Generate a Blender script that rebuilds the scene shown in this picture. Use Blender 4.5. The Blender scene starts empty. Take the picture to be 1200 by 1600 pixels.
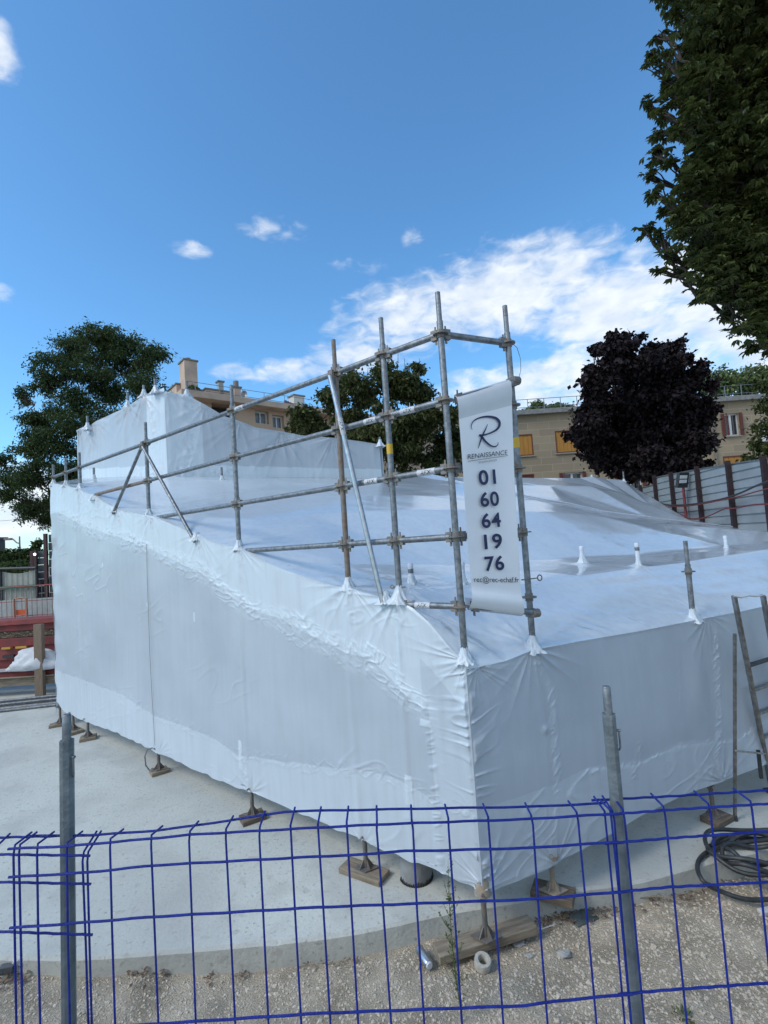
import bpy, bmesh, math, random
import numpy as np
from mathutils import Vector, Matrix
from mathutils.geometry import delaunay_2d_cdt
random.seed(7); rng = np.random.default_rng(7)
S = bpy.context.scene
COL = S.collection
R = math.radians

# ------------------------------------------------------------------ camera
FPX = 780.0; PITCH = 0.059; ROLL = 0.067; CZ = 2.87
_F = Vector((0, math.cos(PITCH), math.sin(PITCH))); _R0 = Vector((1, 0, 0)); _U0 = Vector((0, -math.sin(PITCH), math.cos(PITCH)))
_X = math.cos(ROLL)*_R0 - math.sin(ROLL)*_U0
_Y = math.sin(ROLL)*_R0 + math.cos(ROLL)*_U0
CAM = Vector((0, 0, CZ))
cd = bpy.data.cameras.new("camera"); cam = bpy.data.objects.new("camera", cd); COL.objects.link(cam)
cd.sensor_fit = 'VERTICAL'; cd.sensor_height = 36.0; cd.lens = FPX/1600*36.0
cd.clip_start = 0.05; cd.clip_end = 3000
M3 = Matrix((_X, _Y, -_F)).transposed()
cam.matrix_world = Matrix.Translation(CAM) @ M3.to_4x4()
S.camera = cam

# ------------------------------------------------------------------ world, sun, exposure
SUN_EL = R(42); SUN_AZ = R(-118)          # azimuth from +Y towards +X
S.view_settings.view_transform = 'Standard'; S.view_settings.look = 'None'
S.view_settings.exposure = 0.63; S.view_settings.gamma = 1
W = bpy.data.worlds.new("World"); S.world = W; W.use_nodes = True
sd = bpy.data.lights.new("sun", 'SUN'); sd.energy = 1.25; sd.angle = R(22); sd.color = (1, .93, .84)
sun = bpy.data.objects.new("sun", sd); COL.objects.link(sun)
sv = Vector((math.sin(SUN_AZ)*math.cos(SUN_EL), math.cos(SUN_AZ)*math.cos(SUN_EL), math.sin(SUN_EL)))
sun.rotation_euler = sv.to_track_quat('Z', 'Y').to_euler()
sun.location = (0, 0, 30)

def ray(px, py): return _F + (px-600)/FPX*_X - (py-800)/FPX*_Y
def Pz(px, py, z): d = ray(px, py); return CAM + d*((z-CZ)/d.z)
def PY(px, py, Y): d = ray(px, py); return CAM + d*(Y/d.y)
def Ppl(px, py, A, dr):
    """ray meets the vertical plane through plan point A with plan direction dr"""
    n = Vector((dr[1], -dr[0], 0)); d = ray(px, py)
    t = (n.dot(Vector((A[0], A[1], 0))) - n.dot(CAM)) / n.dot(d)
    return CAM + d*t
def pix(q):
    v = Vector(q)-CAM; w = v.dot(_F); return 600+FPX*v.dot(_X)/w, 800-FPX*v.dot(_Y)/w
def Zat(q, py):
    lo, hi = -5, 60
    for i in range(50):
        m = (lo+hi)/2
        if pix((q[0], q[1], m))[1] < py: hi = m
        else: lo = m
    return m

def world_nodes():
    nt = W.node_tree; N = nt.nodes; L = nt.links; N.clear()
    def nd(t, **k):
        n = N.new(t)
        for a, b in k.items(): setattr(n, a, b)
        return n
    def mth(op, a, b=None, c=None, clamp=False):
        n = nd('ShaderNodeMath', operation=op, use_clamp=clamp)
        for i, v in enumerate((a, b, c)):
            if v is None: continue
            if isinstance(v, (int, float)): n.inputs[i].default_value = v
            else: L.new(v, n.inputs[i])
        return n.outputs[0]
    out = nd('ShaderNodeOutputWorld'); bg = nd('ShaderNodeBackground')
    sky = nd('ShaderNodeTexSky', sky_type='NISHITA', sun_disc=False)
    sky.sun_elevation = SUN_EL; sky.sun_rotation = SUN_AZ; sky.altitude = 50
    sky.air_density = 1.0; sky.dust_density = .4; sky.ozone_density = 2.2
    tc = nd('ShaderNodeTexCoord'); sep = nd('ShaderNodeSeparateXYZ'); L.new(tc.outputs['Generated'], sep.inputs[0])
    x, y, z = sep.outputs
    az = mth('ARCTAN2', x, y); el = mth('ARCSINE', z)
    # wispy noise on the sky dome
    mp = nd('ShaderNodeMapping'); mp.inputs['Scale'].default_value = (1, 1, 2.1)
    L.new(tc.outputs['Generated'], mp.inputs[0])
    n1 = nd('ShaderNodeTexNoise'); n1.inputs['Scale'].default_value = 7.5; n1.inputs['Detail'].default_value = 9
    n1.inputs['Roughness'].default_value = .58; n1.inputs['Distortion'].default_value = .25
    L.new(mp.outputs[0], n1.inputs[0])
    n2 = nd('ShaderNodeTexNoise'); n2.inputs['Scale'].default_value = 20; n2.inputs['Detail'].default_value = 6
    L.new(mp.outputs[0], n2.inputs[0])
    n3 = nd('ShaderNodeTexNoise'); n3.inputs['Scale'].default_value = 24; n3.inputs['Detail'].default_value = 8; n3.inputs['Distortion'].default_value = .6
    L.new(mp.outputs[0], n3.inputs[0])
    blobs = [ # px, py, half w, half h, strength
        (640, 500, 190, 75, .95), (800, 455, 250, 105, 1.25), (960, 480, 200, 100, 1.35), (1090, 470, 160, 150, 1.3), (860, 590, 330, 45, 1.15),
        (1200, 520, 180, 120, 1.4), (440, 580, 120, 26, .95), (560, 560, 110, 45, .95), (305, 388, 46, 20, .62), (405, 358, 85, 32, .60), (650, 370, 26, 30, .42),
        (-8, 80, 55, 65, 1.15), (0, 460, 40, 34, .5), (20, 800, 150, 90, 1.25), (560, 410, 60, 26, .42), (900, 610, 320, 60, 1.0),
        (1330, 420, 170, 160, 1.2), (-160, 700, 160, 140, 1.2), (1000, 400, 80, 40, .8)]
    tot = None
    for (px, py, hw, hh, s) in blobs:
        d = ray(px, py).normalized(); d1 = ray(px+hw, py).normalized(); d2 = ray(px, py-hh).normalized()
        a0 = math.atan2(d.x, d.y); e0 = math.asin(d.z)
        ra = abs(math.atan2(d1.x, d1.y)-a0)+1e-3; re = abs(math.asin(d2.z)-e0)+1e-3
        da = mth('DIVIDE', mth('SUBTRACT', az, a0), ra); de = mth('DIVIDE', mth('SUBTRACT', el, e0), re)
        r2 = mth('ADD', mth('MULTIPLY', da, da), mth('MULTIPLY', de, de))
        m = mth('MULTIPLY', mth('SUBTRACT', 1.0, r2, clamp=True), s)
        tot = m if tot is None else mth('MAXIMUM', tot, m)
    # unseen clouds behind the viewer, raised to make the ambient light less blue
    back = mth('MULTIPLY', mth('SUBTRACT', 0.15, y, clamp=True), 1.1)
    tot = mth('MAXIMUM', tot, back)
    dens = mth('ADD', mth('MULTIPLY', tot, .85), mth('MULTIPLY', mth('SUBTRACT', mth('ADD', mth('MULTIPLY', n1.outputs[0], .55), mth('MULTIPLY', n3.outputs[0], .45)), .5), 2.9))
    mr = nd('ShaderNodeMapRange', interpolation_type='SMOOTHSTEP'); L.new(dens, mr.inputs[0])
    mr.inputs[1].default_value = .20; mr.inputs[2].default_value = 1.12
    fac = mth('MULTIPLY', mr.outputs[0], mth('MULTIPLY', tot, 4.0, clamp=True))
    shade = nd('ShaderNodeMapRange'); L.new(n2.outputs[0], shade.inputs[0]); shade.inputs[1].default_value = .3; shade.inputs[2].default_value = .7
    cc = nd('ShaderNodeMix', data_type='RGBA'); L.new(shade.outputs[0], cc.inputs[0])
    cc.inputs[6].default_value = (5.2, 5.9, 6.9, 1); cc.inputs[7].default_value = (7.6, 7.9, 8.2, 1)
    tint = nd('ShaderNodeMix', data_type='RGBA', blend_type='MULTIPLY'); tint.inputs[0].default_value = 1
    L.new(sky.outputs[0], tint.inputs[6]); tint.inputs[7].default_value = (.93, 1.49, 1.74, 1)
    mx = nd('ShaderNodeMix', data_type='RGBA'); L.new(mth('MULTIPLY', fac, .93), mx.inputs[0])
    L.new(tint.outputs[2], mx.inputs[6]); L.new(cc.outputs[2], mx.inputs[7])
    L.new(mx.outputs[2], bg.inputs[0]); bg.inputs[1].default_value = 0.09
    L.new(bg.outputs[0], out.inputs[0])
world_nodes()

# ------------------------------------------------------------------ materials
def mat(name, base, rough=.6, metal=0, var=.0, vscale=8, bump=0, bscale=40, base2=None, spec=.5, detail=5, coords='Object', stretch=None, attr=None, coat=0, sheen=None):
    m = bpy.data.materials.new(name); m.use_nodes = True; nt = m.node_tree; N = nt.nodes; L = nt.links
    b = N['Principled BSDF']; b.inputs['Roughness'].default_value = rough; b.inputs['Metallic'].default_value = metal
    b.inputs['Specular IOR Level'].default_value = spec
    b.inputs['Coat Weight'].default_value = coat; b.inputs['Coat Roughness'].default_value = .15
    tc = N.new('ShaderNodeTexCoord'); mp = N.new('ShaderNodeMapping'); L.new(tc.outputs[coords], mp.inputs[0])
    if stretch: mp.inputs['Scale'].default_value = stretch
    n = N.new('ShaderNodeTexNoise'); n.inputs['Scale'].default_value = vscale; n.inputs['Detail'].default_value = detail
    L.new(mp.outputs[0], n.inputs[0])
    if base2 is None: base2 = tuple(c*(1-var) for c in base); 
    cr = N.new('ShaderNodeMapRange'); cr.inputs[1].default_value = .35; cr.inputs[2].default_value = .65; L.new(n.outputs[0], cr.inputs[0])
    mx = N.new('ShaderNodeMix'); mx.data_type = 'RGBA'; L.new(cr.outputs[0], mx.inputs[0])
    mx.inputs[6].default_value = (*base, 1); mx.inputs[7].default_value = (*base2, 1)
    L.new(mx.outputs[2], b.inputs['Base Color'])
    if bump:
        n2 = N.new('ShaderNodeTexNoise'); n2.inputs['Scale'].default_value = bscale; n2.inputs['Detail'].default_value = 6
        L.new(mp.outputs[0], n2.inputs[0]); bp = N.new('ShaderNodeBump'); bp.inputs['Strength'].default_value = bump; bp.inputs['Distance'].default_value = .02
        L.new(n2.outputs[0], bp.inputs['Height']); L.new(bp.outputs[0], b.inputs['Normal'])
    m['mix'] = mx.name
    return m
def mixcol(m, attrname, col):
    """blend a second colour in where the mesh attribute says so"""
    nt = m.node_tree; N = nt.nodes; L = nt.links; b = N['Principled BSDF']
    src = b.inputs['Base Color'].links[0].from_socket
    a = N.new('ShaderNodeAttribute'); a.attribute_name = attrname
    mx = N.new('ShaderNodeMix'); mx.data_type = 'RGBA'; L.new(a.outputs['Fac'], mx.inputs[0])
    L.new(src, mx.inputs[6]); mx.inputs[7].default_value = (*col, 1); L.new(mx.outputs[2], b.inputs['Base Color'])

GALV = mat('galvanised_steel', (.27, .285, .30), .5, .65, vscale=25, base2=(.15, .16, .17), bump=.15, bscale=60)
GALVD = mat('weathered_steel', (.17, .17, .17), .65, .45, vscale=18, base2=(.26, .22, .18), bump=.2)
RUSTY = mat('rust_tinged_steel', (.22, .15, .10), .75, .3, vscale=22, base2=(.24, .23, .22), bump=.25)
BRIGHT = mat('bright_steel', (.50, .52, .54), .32, .9, vscale=20, base2=(.36, .38, .40))
YELLOW = mat('yellow_tape', (.62, .38, .03), .5)
WOOD = mat('scaffold_timber', (.33, .275, .20), .9, vscale=5, base2=(.20, .16, .115), stretch=(1, 9, 9), bump=.4, bscale=25)
WOODD = mat('dark_timber', (.19, .15, .11), .9, vscale=6, base2=(.10, .08, .06), stretch=(1, 9, 9), bump=.4, bscale=25)
BLUE = mat('blue_paint', (.004, .013, .17), .45, vscale=30, base2=(.010, .026, .24), spec=.3, bump=.3, bscale=200)
NAVY = mat('navy_print', (.008, .014, .075), .5)
BLACKP = mat('black_print', (.02, .02, .03), .5)
BANNER = mat('banner_vinyl', (.76, .79, .82), .45, vscale=3, base2=(.70, .735, .77), bump=.05, bscale=6)
BANNERH = mat('banner_hem', (.52, .55, .58), .5, vscale=5, base2=(.57, .60, .63))
STICK = mat('white_sticker', (.62, .63, .64), .4, vscale=30, base2=(.45, .46, .48))
WHITEP = mat('white_plastic_cap', (.66, .70, .76), .35, vscale=30, base2=(.55, .60, .67), bump=.3, bscale=50)

def film_mat():
    m = mat('shrink_film', (.50, .555, .615), .34, vscale=1.3, base2=(.43, .48, .54), spec=.55, detail=7)
    nt = m.node_tree; N = nt.nodes; L = nt.links; b = N['Principled BSDF']
    mixcol(m, 'layers', (.72, .80, .86))
    # dust streaks running down the sheet
    tc = N.new('ShaderNodeTexCoord'); mp = N.new('ShaderNodeMapping'); mp.inputs['Scale'].default_value = (9, 9, .8); L.new(tc.outputs['Object'], mp.inputs[0])
    n = N.new('ShaderNodeTexNoise'); n.inputs['Scale'].default_value = 1.6; n.inputs['Detail'].default_value = 5; L.new(mp.outputs[0], n.inputs[0])
    mr = N.new('ShaderNodeMapRange'); L.new(n.outputs[0], mr.inputs[0]); mr.inputs[1].default_value = .42; mr.inputs[2].default_value = .72; mr.inputs[4].default_value = .22
    src = b.inputs['Base Color'].links[0].from_socket
    mx = N.new('ShaderNodeMix'); mx.data_type = 'RGBA'; L.new(mr.outputs[0], mx.inputs[0]); L.new(src, mx.inputs[6]); mx.inputs[7].default_value = (.42, .44, .46, 1)
    L.new(mx.outputs[2], b.inputs['Base Color'])
    # fine bump
    n3 = N.new('ShaderNodeTexNoise'); n3.inputs['Scale'].default_value = 5; n3.inputs['Detail'].default_value = 4
    L.new(tc.outputs['Object'], n3.inputs[0]); bp = N.new('ShaderNodeBump'); bp.inputs['Strength'].default_value = .12; bp.inputs['Distance'].default_value = .03
    L.new(n3.outputs[0], bp.inputs['Height']); L.new(bp.outputs[0], b.inputs['Normal'])
    n4 = N.new('ShaderNodeMapRange'); L.new(n.outputs[0], n4.inputs[0]); n4.inputs[3].default_value = .26; n4.inputs[4].default_value = .46
    L.new(n4.outputs[0], b.inputs['Roughness'])
    # a little light comes through the thin sheet
    tr = N.new('ShaderNodeBsdfTranslucent'); tr.inputs[0].default_value = (.7, .76, .82, 1)
    ms = N.new('ShaderNodeMixShader'); ms.inputs[0].default_value = .18
    o = [x for x in N if x.type == 'OUTPUT_MATERIAL'][0]
    L.new(b.outputs[0], ms.inputs[1]); L.new(tr.outputs[0], ms.inputs[2]); L.new(ms.outputs[0], o.inputs[0])
    return m
FILM = film_mat()
FILMR = film_mat(); FILMR.name = 'taut_glossy_film'
def _gloss():
    nt = FILMR.node_tree; b = nt.nodes['Principled BSDF']
    for l in list(b.inputs['Roughness'].links): nt.links.remove(l)
    b.inputs['Roughness'].default_value = .24; b.inputs['Coat Weight'].default_value = .8; b.inputs['Coat Roughness'].default_value = .07; b.inputs['Specular IOR Level'].default_value = .6
    for l in list(b.inputs['Normal'].links): nt.links.remove(l)
_gloss()

# ------------------------------------------------------------------ mesh helpers
class MB:
    def __init__(s): s.v = []; s.f = []; s.mi = []; s.cur = 0
    def quad(s, a, b, c, d):
        i = len(s.v); s.v += [tuple(a), tuple(b), tuple(c), tuple(d)]; s.f.append((i, i+1, i+2, i+3)); s.mi.append(s.cur)
    def tube(s, pts, r, n=12, cap=True):
        pts = [Vector(p) for p in pts]; rs = r if isinstance(r, (list, tuple)) else [r]*len(pts)
        base = len(s.v); prev = None
        for k, p in enumerate(pts):
            d = (pts[min(k+1, len(pts)-1)]-pts[max(k-1, 0)]).normalized()
            if prev is None:
                a = Vector((0, 0, 1)) if abs(d.z) < .9 else Vector((1, 0, 0)); u = d.cross(a).normalized()
            else:
                u = (prev-d*prev.dot(d)).normalized()
            prev = u; w = d.cross(u)
            for j in range(n):
                an = 2*math.pi*j/n; s.v.append(tuple(p+(u*math.cos(an)+w*math.sin(an))*rs[k]))
        for k in range(len(pts)-1):
            for j in range(n):
                a = base+k*n+j; b = base+k*n+(j+1) % n
                s.f.append((a, b, b+n, a+n)); s.mi.append(s.cur)
        if cap:
            s.f.append(tuple(base+j for j in range(n))[::-1]); s.mi.append(s.cur)
            e = base+(len(pts)-1)*n; s.f.append(tuple(e+j for j in range(n))); s.mi.append(s.cur)
        return s
    def box(s, c, size, ax=None, taper=1.0):
        """box centred at c, ax = (X,Y,Z) unit axes"""
        c = Vector(c); ax = ax or (Vector((1, 0, 0)), Vector((0, 1, 0)), Vector((0, 0, 1)))
        i = len(s.v)
        for sz in (-.5, .5):
            k = taper if sz > 0 else 1
            for sx, sy in ((-.5, -.5), (.5, -.5), (.5, .5), (-.5, .5)):
                s.v.append(tuple(c+ax[0]*sx*size[0]*k+ax[1]*sy*size[1]*k+ax[2]*sz*size[2]))
        for f in ((0, 3, 2, 1), (4, 5, 6, 7), (0, 1, 5, 4), (1, 2, 6, 5), (2, 3, 7, 6), (3, 0, 4, 7)):
            s.f.append(tuple(i+j for j in f)); s.mi.append(s.cur)
        return s
    def build(s, name, mats, parent=None, smooth=False, bevel=0):
        me = bpy.data.meshes.new(name); me.from_pydata(s.v, [], s.f)
        if not isinstance(mats, (list, tuple)): mats = [mats]
        for m in mats: me.materials.append(m)
        if len(mats) > 1: me.polygons.foreach_set('material_index', s.mi)
        if smooth: me.polygons.foreach_set('use_smooth', [True]*len(s.f))
        me.update()
        o = bpy.data.objects.new(name, me); COL.objects.link(o)
        if smooth:
            md = o.modifiers.new('es', 'EDGE_SPLIT'); md.split_angle = R(40)
        if bevel:
            md = o.modifiers.new('bv', 'BEVEL'); md.width = bevel; md.segments = 2; md.limit_method = 'ANGLE'
        if parent: attach(o, parent)
        return o
def attach(o, parent):
    o.parent = parent; o.matrix_parent_inverse = Matrix.Translation(-Vector(parent.location)) if parent.parent is None else Matrix.Identity(4)
def thing(name, label, cat, loc=(0, 0, 0), group=None):
    o = bpy.data.objects.new(name, None); COL.objects.link(o); o.location = loc; o.empty_display_size = .2
    return tag(o, label, cat, group)
def tag(o, label, cat, group=None, kind=None):
    o['label'] = label; o['category'] = cat
    if group: o['group'] = group
    if kind: o['kind'] = kind
    return o
def struct(o): o['kind'] = 'structure'; return o
def npmesh(name, V, Fq, mats, parent=None, smooth=True, attrs=None, mi=None):
    """V (n,3) array, Fq (m,k) array of equal-length faces"""
    me = bpy.data.meshes.new(name); V = np.asarray(V, dtype=np.float32); Fq = np.asarray(Fq, dtype=np.int32); k = Fq.shape[1]
    me.vertices.add(len(V)); me.vertices.foreach_set('co', V.ravel())
    me.loops.add(Fq.size); me.loops.foreach_set('vertex_index', Fq.ravel())
    me.polygons.add(len(Fq)); me.polygons.foreach_set('loop_start', np.arange(len(Fq), dtype=np.int32)*k)
    me.polygons.foreach_set('use_smooth', np.full(len(Fq), smooth))
    if not isinstance(mats, (list, tuple)): mats = [mats]
    for m in mats: me.materials.append(m)
    if mi is not None: me.polygons.foreach_set('material_index', np.asarray(mi, dtype=np.int32))
    for a, arr in (attrs or {}).items():
        at = me.attributes.new(a, 'FLOAT', 'POINT'); at.data.foreach_set('value', np.asarray(arr, dtype=np.float32))
    me.update(calc_edges=True); me.validate()
    o = bpy.data.objects.new(name, me); COL.objects.link(o)
    if parent: attach(o, parent)
    return o

# numpy value noise
_T = rng.random((256, 256))*2-1
def vn(x, y, seed=0):
    x = np.asarray(x, float)+seed*17.31; y = np.asarray(y, float)+seed*9.77
    xi = np.floor(x).astype(int); yi = np.floor(y).astype(int); fx = x-xi; fy = y-yi
    fx = fx*fx*(3-2*fx); fy = fy*fy*(3-2*fy)
    a = _T[xi & 255, yi & 255]; b = _T[(xi+1) & 255, yi & 255]; c = _T[xi & 255, (yi+1) & 255]; d = _T[(xi+1) & 255, (yi+1) & 255]
    return (a*(1-fx)+b*fx)*(1-fy)+(c*(1-fx)+d*fx)*fy
def fbm(x, y, seed=0, o=4):
    r = 0; a = 1
    for k in range(o): r = r+a*vn(x*2**k, y*2**k, seed+k); a *= .5
    return r/1.9
def ridged(x, y, seed=0): return 1-2*np.abs(vn(x, y, seed))

# ================================================================== SETTING: ground and slab
GRAV = mat('gravel_ground', (.53, .455, .345), .95, vscale=3, base2=(.29, .245, .18), bump=1.0, bscale=90, detail=9)
def ground():
    xs = np.unique(np.concatenate([np.linspace(-300, -8, 14), np.linspace(-8, 8, 260), np.linspace(8, 300, 14)]))
    ys = np.unique(np.concatenate([np.linspace(-60, 1.7, 6), np.linspace(1.7, 6, 110), np.linspace(6, 14, 20), np.linspace(14, 600, 22)]))
    X, Y = np.meshgrid(xs, ys, indexing='ij')
    near = np.clip((7-Y)/2, 0, 1)*np.clip((9-np.abs(X)), 0, 1)
    Z = near*(.035*vn(X*.9, Y*.9, 3)+.018*vn(X*4, Y*4, 5)+.008*vn(X*15, Y*15, 6)+.03*np.clip(-X-1.2, 0, 1))-.01
    Z = np.minimum(Z, .11)
    # far terrain rises gently
    Z = Z+np.clip((Y-16)*.01, 0, 2.0)
    n, m = X.shape; V = np.stack([X, Y, Z], -1).reshape(-1, 3)
    i = np.arange(n*m).reshape(n, m); Fq = np.stack([i[:-1, :-1], i[1:, :-1], i[1:, 1:], i[:-1, 1:]], -1).reshape(-1, 4)
    struct(npmesh('ground', V, Fq, GRAV))
ground()
def gz(x, y):
    near = max(0, min(1, (7-y)/2))*max(0, min(1, 9-abs(x)))
    return min(.11, near*(.035*float(vn(x*.9, y*.9, 3))+.018*float(vn(x*4, y*4, 5))+.008*float(vn(x*15, y*15, 6))+.03*max(0, min(1, -x-1.2)))-.01)

def conc_mat():
    m = mat('concrete_slab', (.575, .585, .53), .85, vscale=.55, base2=(.465, .475, .43), bump=.22, bscale=35, detail=10)
    nt = m.node_tree; N = nt.nodes; L = nt.links; b = N['Principled BSDF']; src = b.inputs['Base Color'].links[0].from_socket
    tc = N.new('ShaderNodeTexCoord')
    for sc, lo, hi, col, amt in ((28, .60, .70, (.28, .26, .22), .7), (3.1, .50, .70, (.42, .42, .38), .6), (9, .61, .68, (.34, .32, .28), .4), (90, .5, .7, (.36, .36, .35), .4), (.9, .52, .62, (.40, .40, .37), .55)):
        n = N.new('ShaderNodeTexNoise'); n.inputs['Scale'].default_value = sc; n.inputs['Detail'].default_value = 4; L.new(tc.outputs['Object'], n.inputs[0])
        mr = N.new('ShaderNodeMapRange'); L.new(n.outputs[0], mr.inputs[0]); mr.inputs[1].default_value = lo; mr.inputs[2].default_value = hi; mr.inputs[4].default_value = amt
        mx = N.new('ShaderNodeMix'); mx.data_type = 'RGBA'; L.new(mr.outputs[0], mx.inputs[0]); L.new(src, mx.inputs[6]); mx.inputs[7].default_value = (*col, 1)
        src = mx.outputs[2]
    L.new(src, b.inputs['Base Color'])
    return m
CONC = conc_mat(); SLAB_Z = .14
def slab():
    edge = [(-9, 5.2), (-6, 4.1), (-4.2, 3.78), (-2.91, 3.68), (-2.42, 3.63), (-1.97, 3.62), (-1.53, 3.63), (-.87, 3.65), (-.38, 3.69), (.27, 3.82), (.76, 3.88), (1.26, 3.96), (1.76, 4.0), (2.38, 4.16), (2.95, 4.28), (3.8, 4.5), (6, 5.1), (9, 6.2)]
    ex = [e[0] for e in edge]; ey = [e[1] for e in edge]
    xs = np.linspace(-9, 9, 720); yy = np.interp(xs, ex, ey)
    k = np.ones(9)/9; yy = np.convolve(np.pad(yy, 4, 'edge'), k, 'valid')+.006*fbm(xs*2, xs*0, 2)+.0012*vn(xs*22, xs*0, 5)
    chip = np.clip(fbm(xs*7, xs*0, 9)-.35, 0, 1)*.02
    V = []; n = len(xs)
    far = np.full(n, 0.0); far = 11.7+np.abs(xs+3)*0+np.clip(xs+3, 0, 99)*.9
    for row in range(5):
        for i in range(n):
            if row == 0: V.append((xs[i], yy[i]-.012, -.1))
            if row == 1: V.append((xs[i], yy[i]-.004, SLAB_Z-.018-chip[i]))
            if row == 2: V.append((xs[i], yy[i]+.014+chip[i], SLAB_Z))
            if row == 3: V.append((xs[i], far[i], SLAB_Z))
            if row == 4: V.append((xs[i], far[i]+.01, -.1))
    i = np.arange(n*5).reshape(5, n); Fq = np.stack([i[:-1, :-1], i[:-1, 1:], i[1:, 1:], i[1:, :-1]], -1).reshape(-1, 4)
    struct(npmesh('concrete_slab', np.array(V), Fq, CONC, smooth=False))
    return lambda x: float(np.interp(x, xs, yy))
slab_edge = slab()

def gravel_stones():
    n = 70000
    x = rng.uniform(-4.6, 4.9, n); e = np.array([slab_edge(a) for a in x]); y = e-.02-rng.uniform(0, 1, n)**.9*1.75
    sz = .003+.010*rng.random(n)**3.0; sz[:240] = rng.uniform(.010, .024, 240); x[:240] = rng.uniform(-1, 4, 240)
    y[:240] = np.array([slab_edge(a) for a in x[:240]])-rng.uniform(.03, 1.2, 240)
    z = np.array([gz(a, b) for a, b in zip(x, y)])
    base = np.array([(1, 0, 0), (0, 1, 0), (-1, 0, 0), (0, -1, 0), (.5, .5, .75), (-.5, .45, .7), (-.1, -.6, .8)], float)
    tri = np.array([(0, 1, 4), (1, 5, 4), (1, 2, 5), (2, 3, 6), (2, 6, 5), (3, 0, 6), (0, 4, 6), (4, 5, 6)])
    th = rng.uniform(0, 6.28, n); c, s = np.cos(th), np.sin(th)
    B = base[None]*rng.uniform(.65, 1.25, (n, 7, 1))*sz[:, None, None]*np.array([1.25, .85, .75])
    X = B[..., 0]*c[:, None]-B[..., 1]*s[:, None]+x[:, None]; Yv = B[..., 0]*s[:, None]+B[..., 1]*c[:, None]+y[:, None]; Z = B[..., 2]+z[:, None]-.001
    V = np.stack([X, Yv, Z], -1).reshape(-1, 3); Fq = (tri[None]+7*np.arange(n)[:, None, None]).reshape(-1, 3)
    tone = np.repeat(rng.random(n)**4, 7)
    m = mat('pebbles', (.46, .395, .305), .9, vscale=60, base2=(.57, .50, .40)); mixcol(m, 'tone', (.62, .56, .47))
    o = npmesh('gravel', V, Fq, m, smooth=False, attrs={'tone': tone}); tag(o, 'loose grey and beige gravel scattered in front of the slab', 'gravel', kind='stuff')
gravel_stones()
# raised ledge the viewer and the blue guard fence stand on (below the frame)
mb = MB(); mb.box((0, -10.2, .6), (40, 23.6, 1.3)); struct(mb.build('terrace', mat('terrace_concrete', (.35, .34, .32), .9, var=.2, bump=.3)))

# ================================================================== SCAFFOLD + WRAP GEOMETRY
C0 = Vector((.506, 3.61, 0)); LE = Vector((-5.69, 8.60, 0)); RE = Vector((2.946, 4.77, 0))
nL = (LE-C0).normalized(); dR = (RE-C0).normalized()
oL = Vector((-nL.y*-1, 0, 0)); oL = Vector((-nL.y, nL.x, 0)); oL = oL if oL.y < 0 else -oL     # outward normal of left wall
oR = Vector((dR.y, -dR.x, 0)); oR = oR if oR.y < 0 else -oR
def onL(px, py, off=.0): return Ppl(px, py, C0+oL*off, nL)
def onR(px, py, off=.0): return Ppl(px, py, C0+oR*off, dR)
def sL(p): return (p-C0).dot(nL)
def tR(p): return (p-C0).dot(dR)
OFF = .045
# the corner of the two offset wall planes
_a = C0+oL*OFF; _b = C0+oR*OFF
_den = nL.x*dR.y-nL.y*dR.x
_t = ((_b-_a).x*dR.y-(_b-_a).y*dR.x)/_den
CC = _a+nL*_t
eaveL_px = [(745, 1046), (727, 1037), (700, 1008), (670, 972), (645, 950), (620, 938), (590, 932), (568, 926), (546, 918), (520, 915), (480, 903), (440, 889), (405, 874), (374, 857), (345, 850), (310, 836), (270, 820), (237, 806), (210, 802), (183, 794), (152, 777), (122, 763), (100, 758), (84, 755)]
botL_px = [(757, 1394), (700, 1367), (667, 1355), (627, 1340), (555, 1307), (530, 1299), (458, 1267), (398, 1240), (374, 1234), (248, 1177), (184, 1145), (139, 1129), (121, 1121), (100, 1112), (92, 1098)]
eaveR_px = [(745, 1046), (790, 1033), (832, 1016), (900, 1003), (1000, 986), (1107, 965), (1160, 955), (1250, 935)]
botR_px = [(757, 1394), (773, 1391), (860, 1357), (882, 1341), (954, 1304), (999, 1277), (1070, 1242), (1130, 1221), (1197, 1195), (1290, 1150)]
def curve(pxs, f, par):
    P = [f(x, y, OFF) for x, y in pxs]; s = np.array([par(p) for p in P]); z = np.array([p.z for p in P]); o = np.argsort(s); return s[o], z[o]
eLs, eLz = curve(eaveL_px, onL, sL); bLs, bLz = curve(botL_px, onL, sL)
eRs, eRz = curve(eaveR_px, onR, tR); bRs, bRz = curve(botR_px, onR, tR)
sC = sL(CC); tC = tR(CC); SE = 7.98; TE = 4.9
zc = (eLz[0]+eRz[0])/2; eLs[0] = sC; eRs[0] = tC; eLz[0] = zc; eRz[0] = zc
zb = (bLz[0]+bRz[0])/2; bLs[0] = sC; bRs[0] = tC; bLz[0] = zb; bRz[0] = zb
def interp_s(s, xs, zs):
    return np.interp(s, xs, zs)
# poles on the left wall (pixel, plan)
POL = {'p83': (-5.69, 8.60), 'p102': None, 'p123': None, 'p233': (-3.065, 6.50), 'p365': (-1.543, 5.255), 'p521': (-.344, 4.30), 'p597': (.079, 3.95), 'p687': (.506, 3.61)}
for k, px in (('p102', 103), ('p123', 125)):
    p = onL(px, 740); POL[k] = (p.x, p.y)

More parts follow.
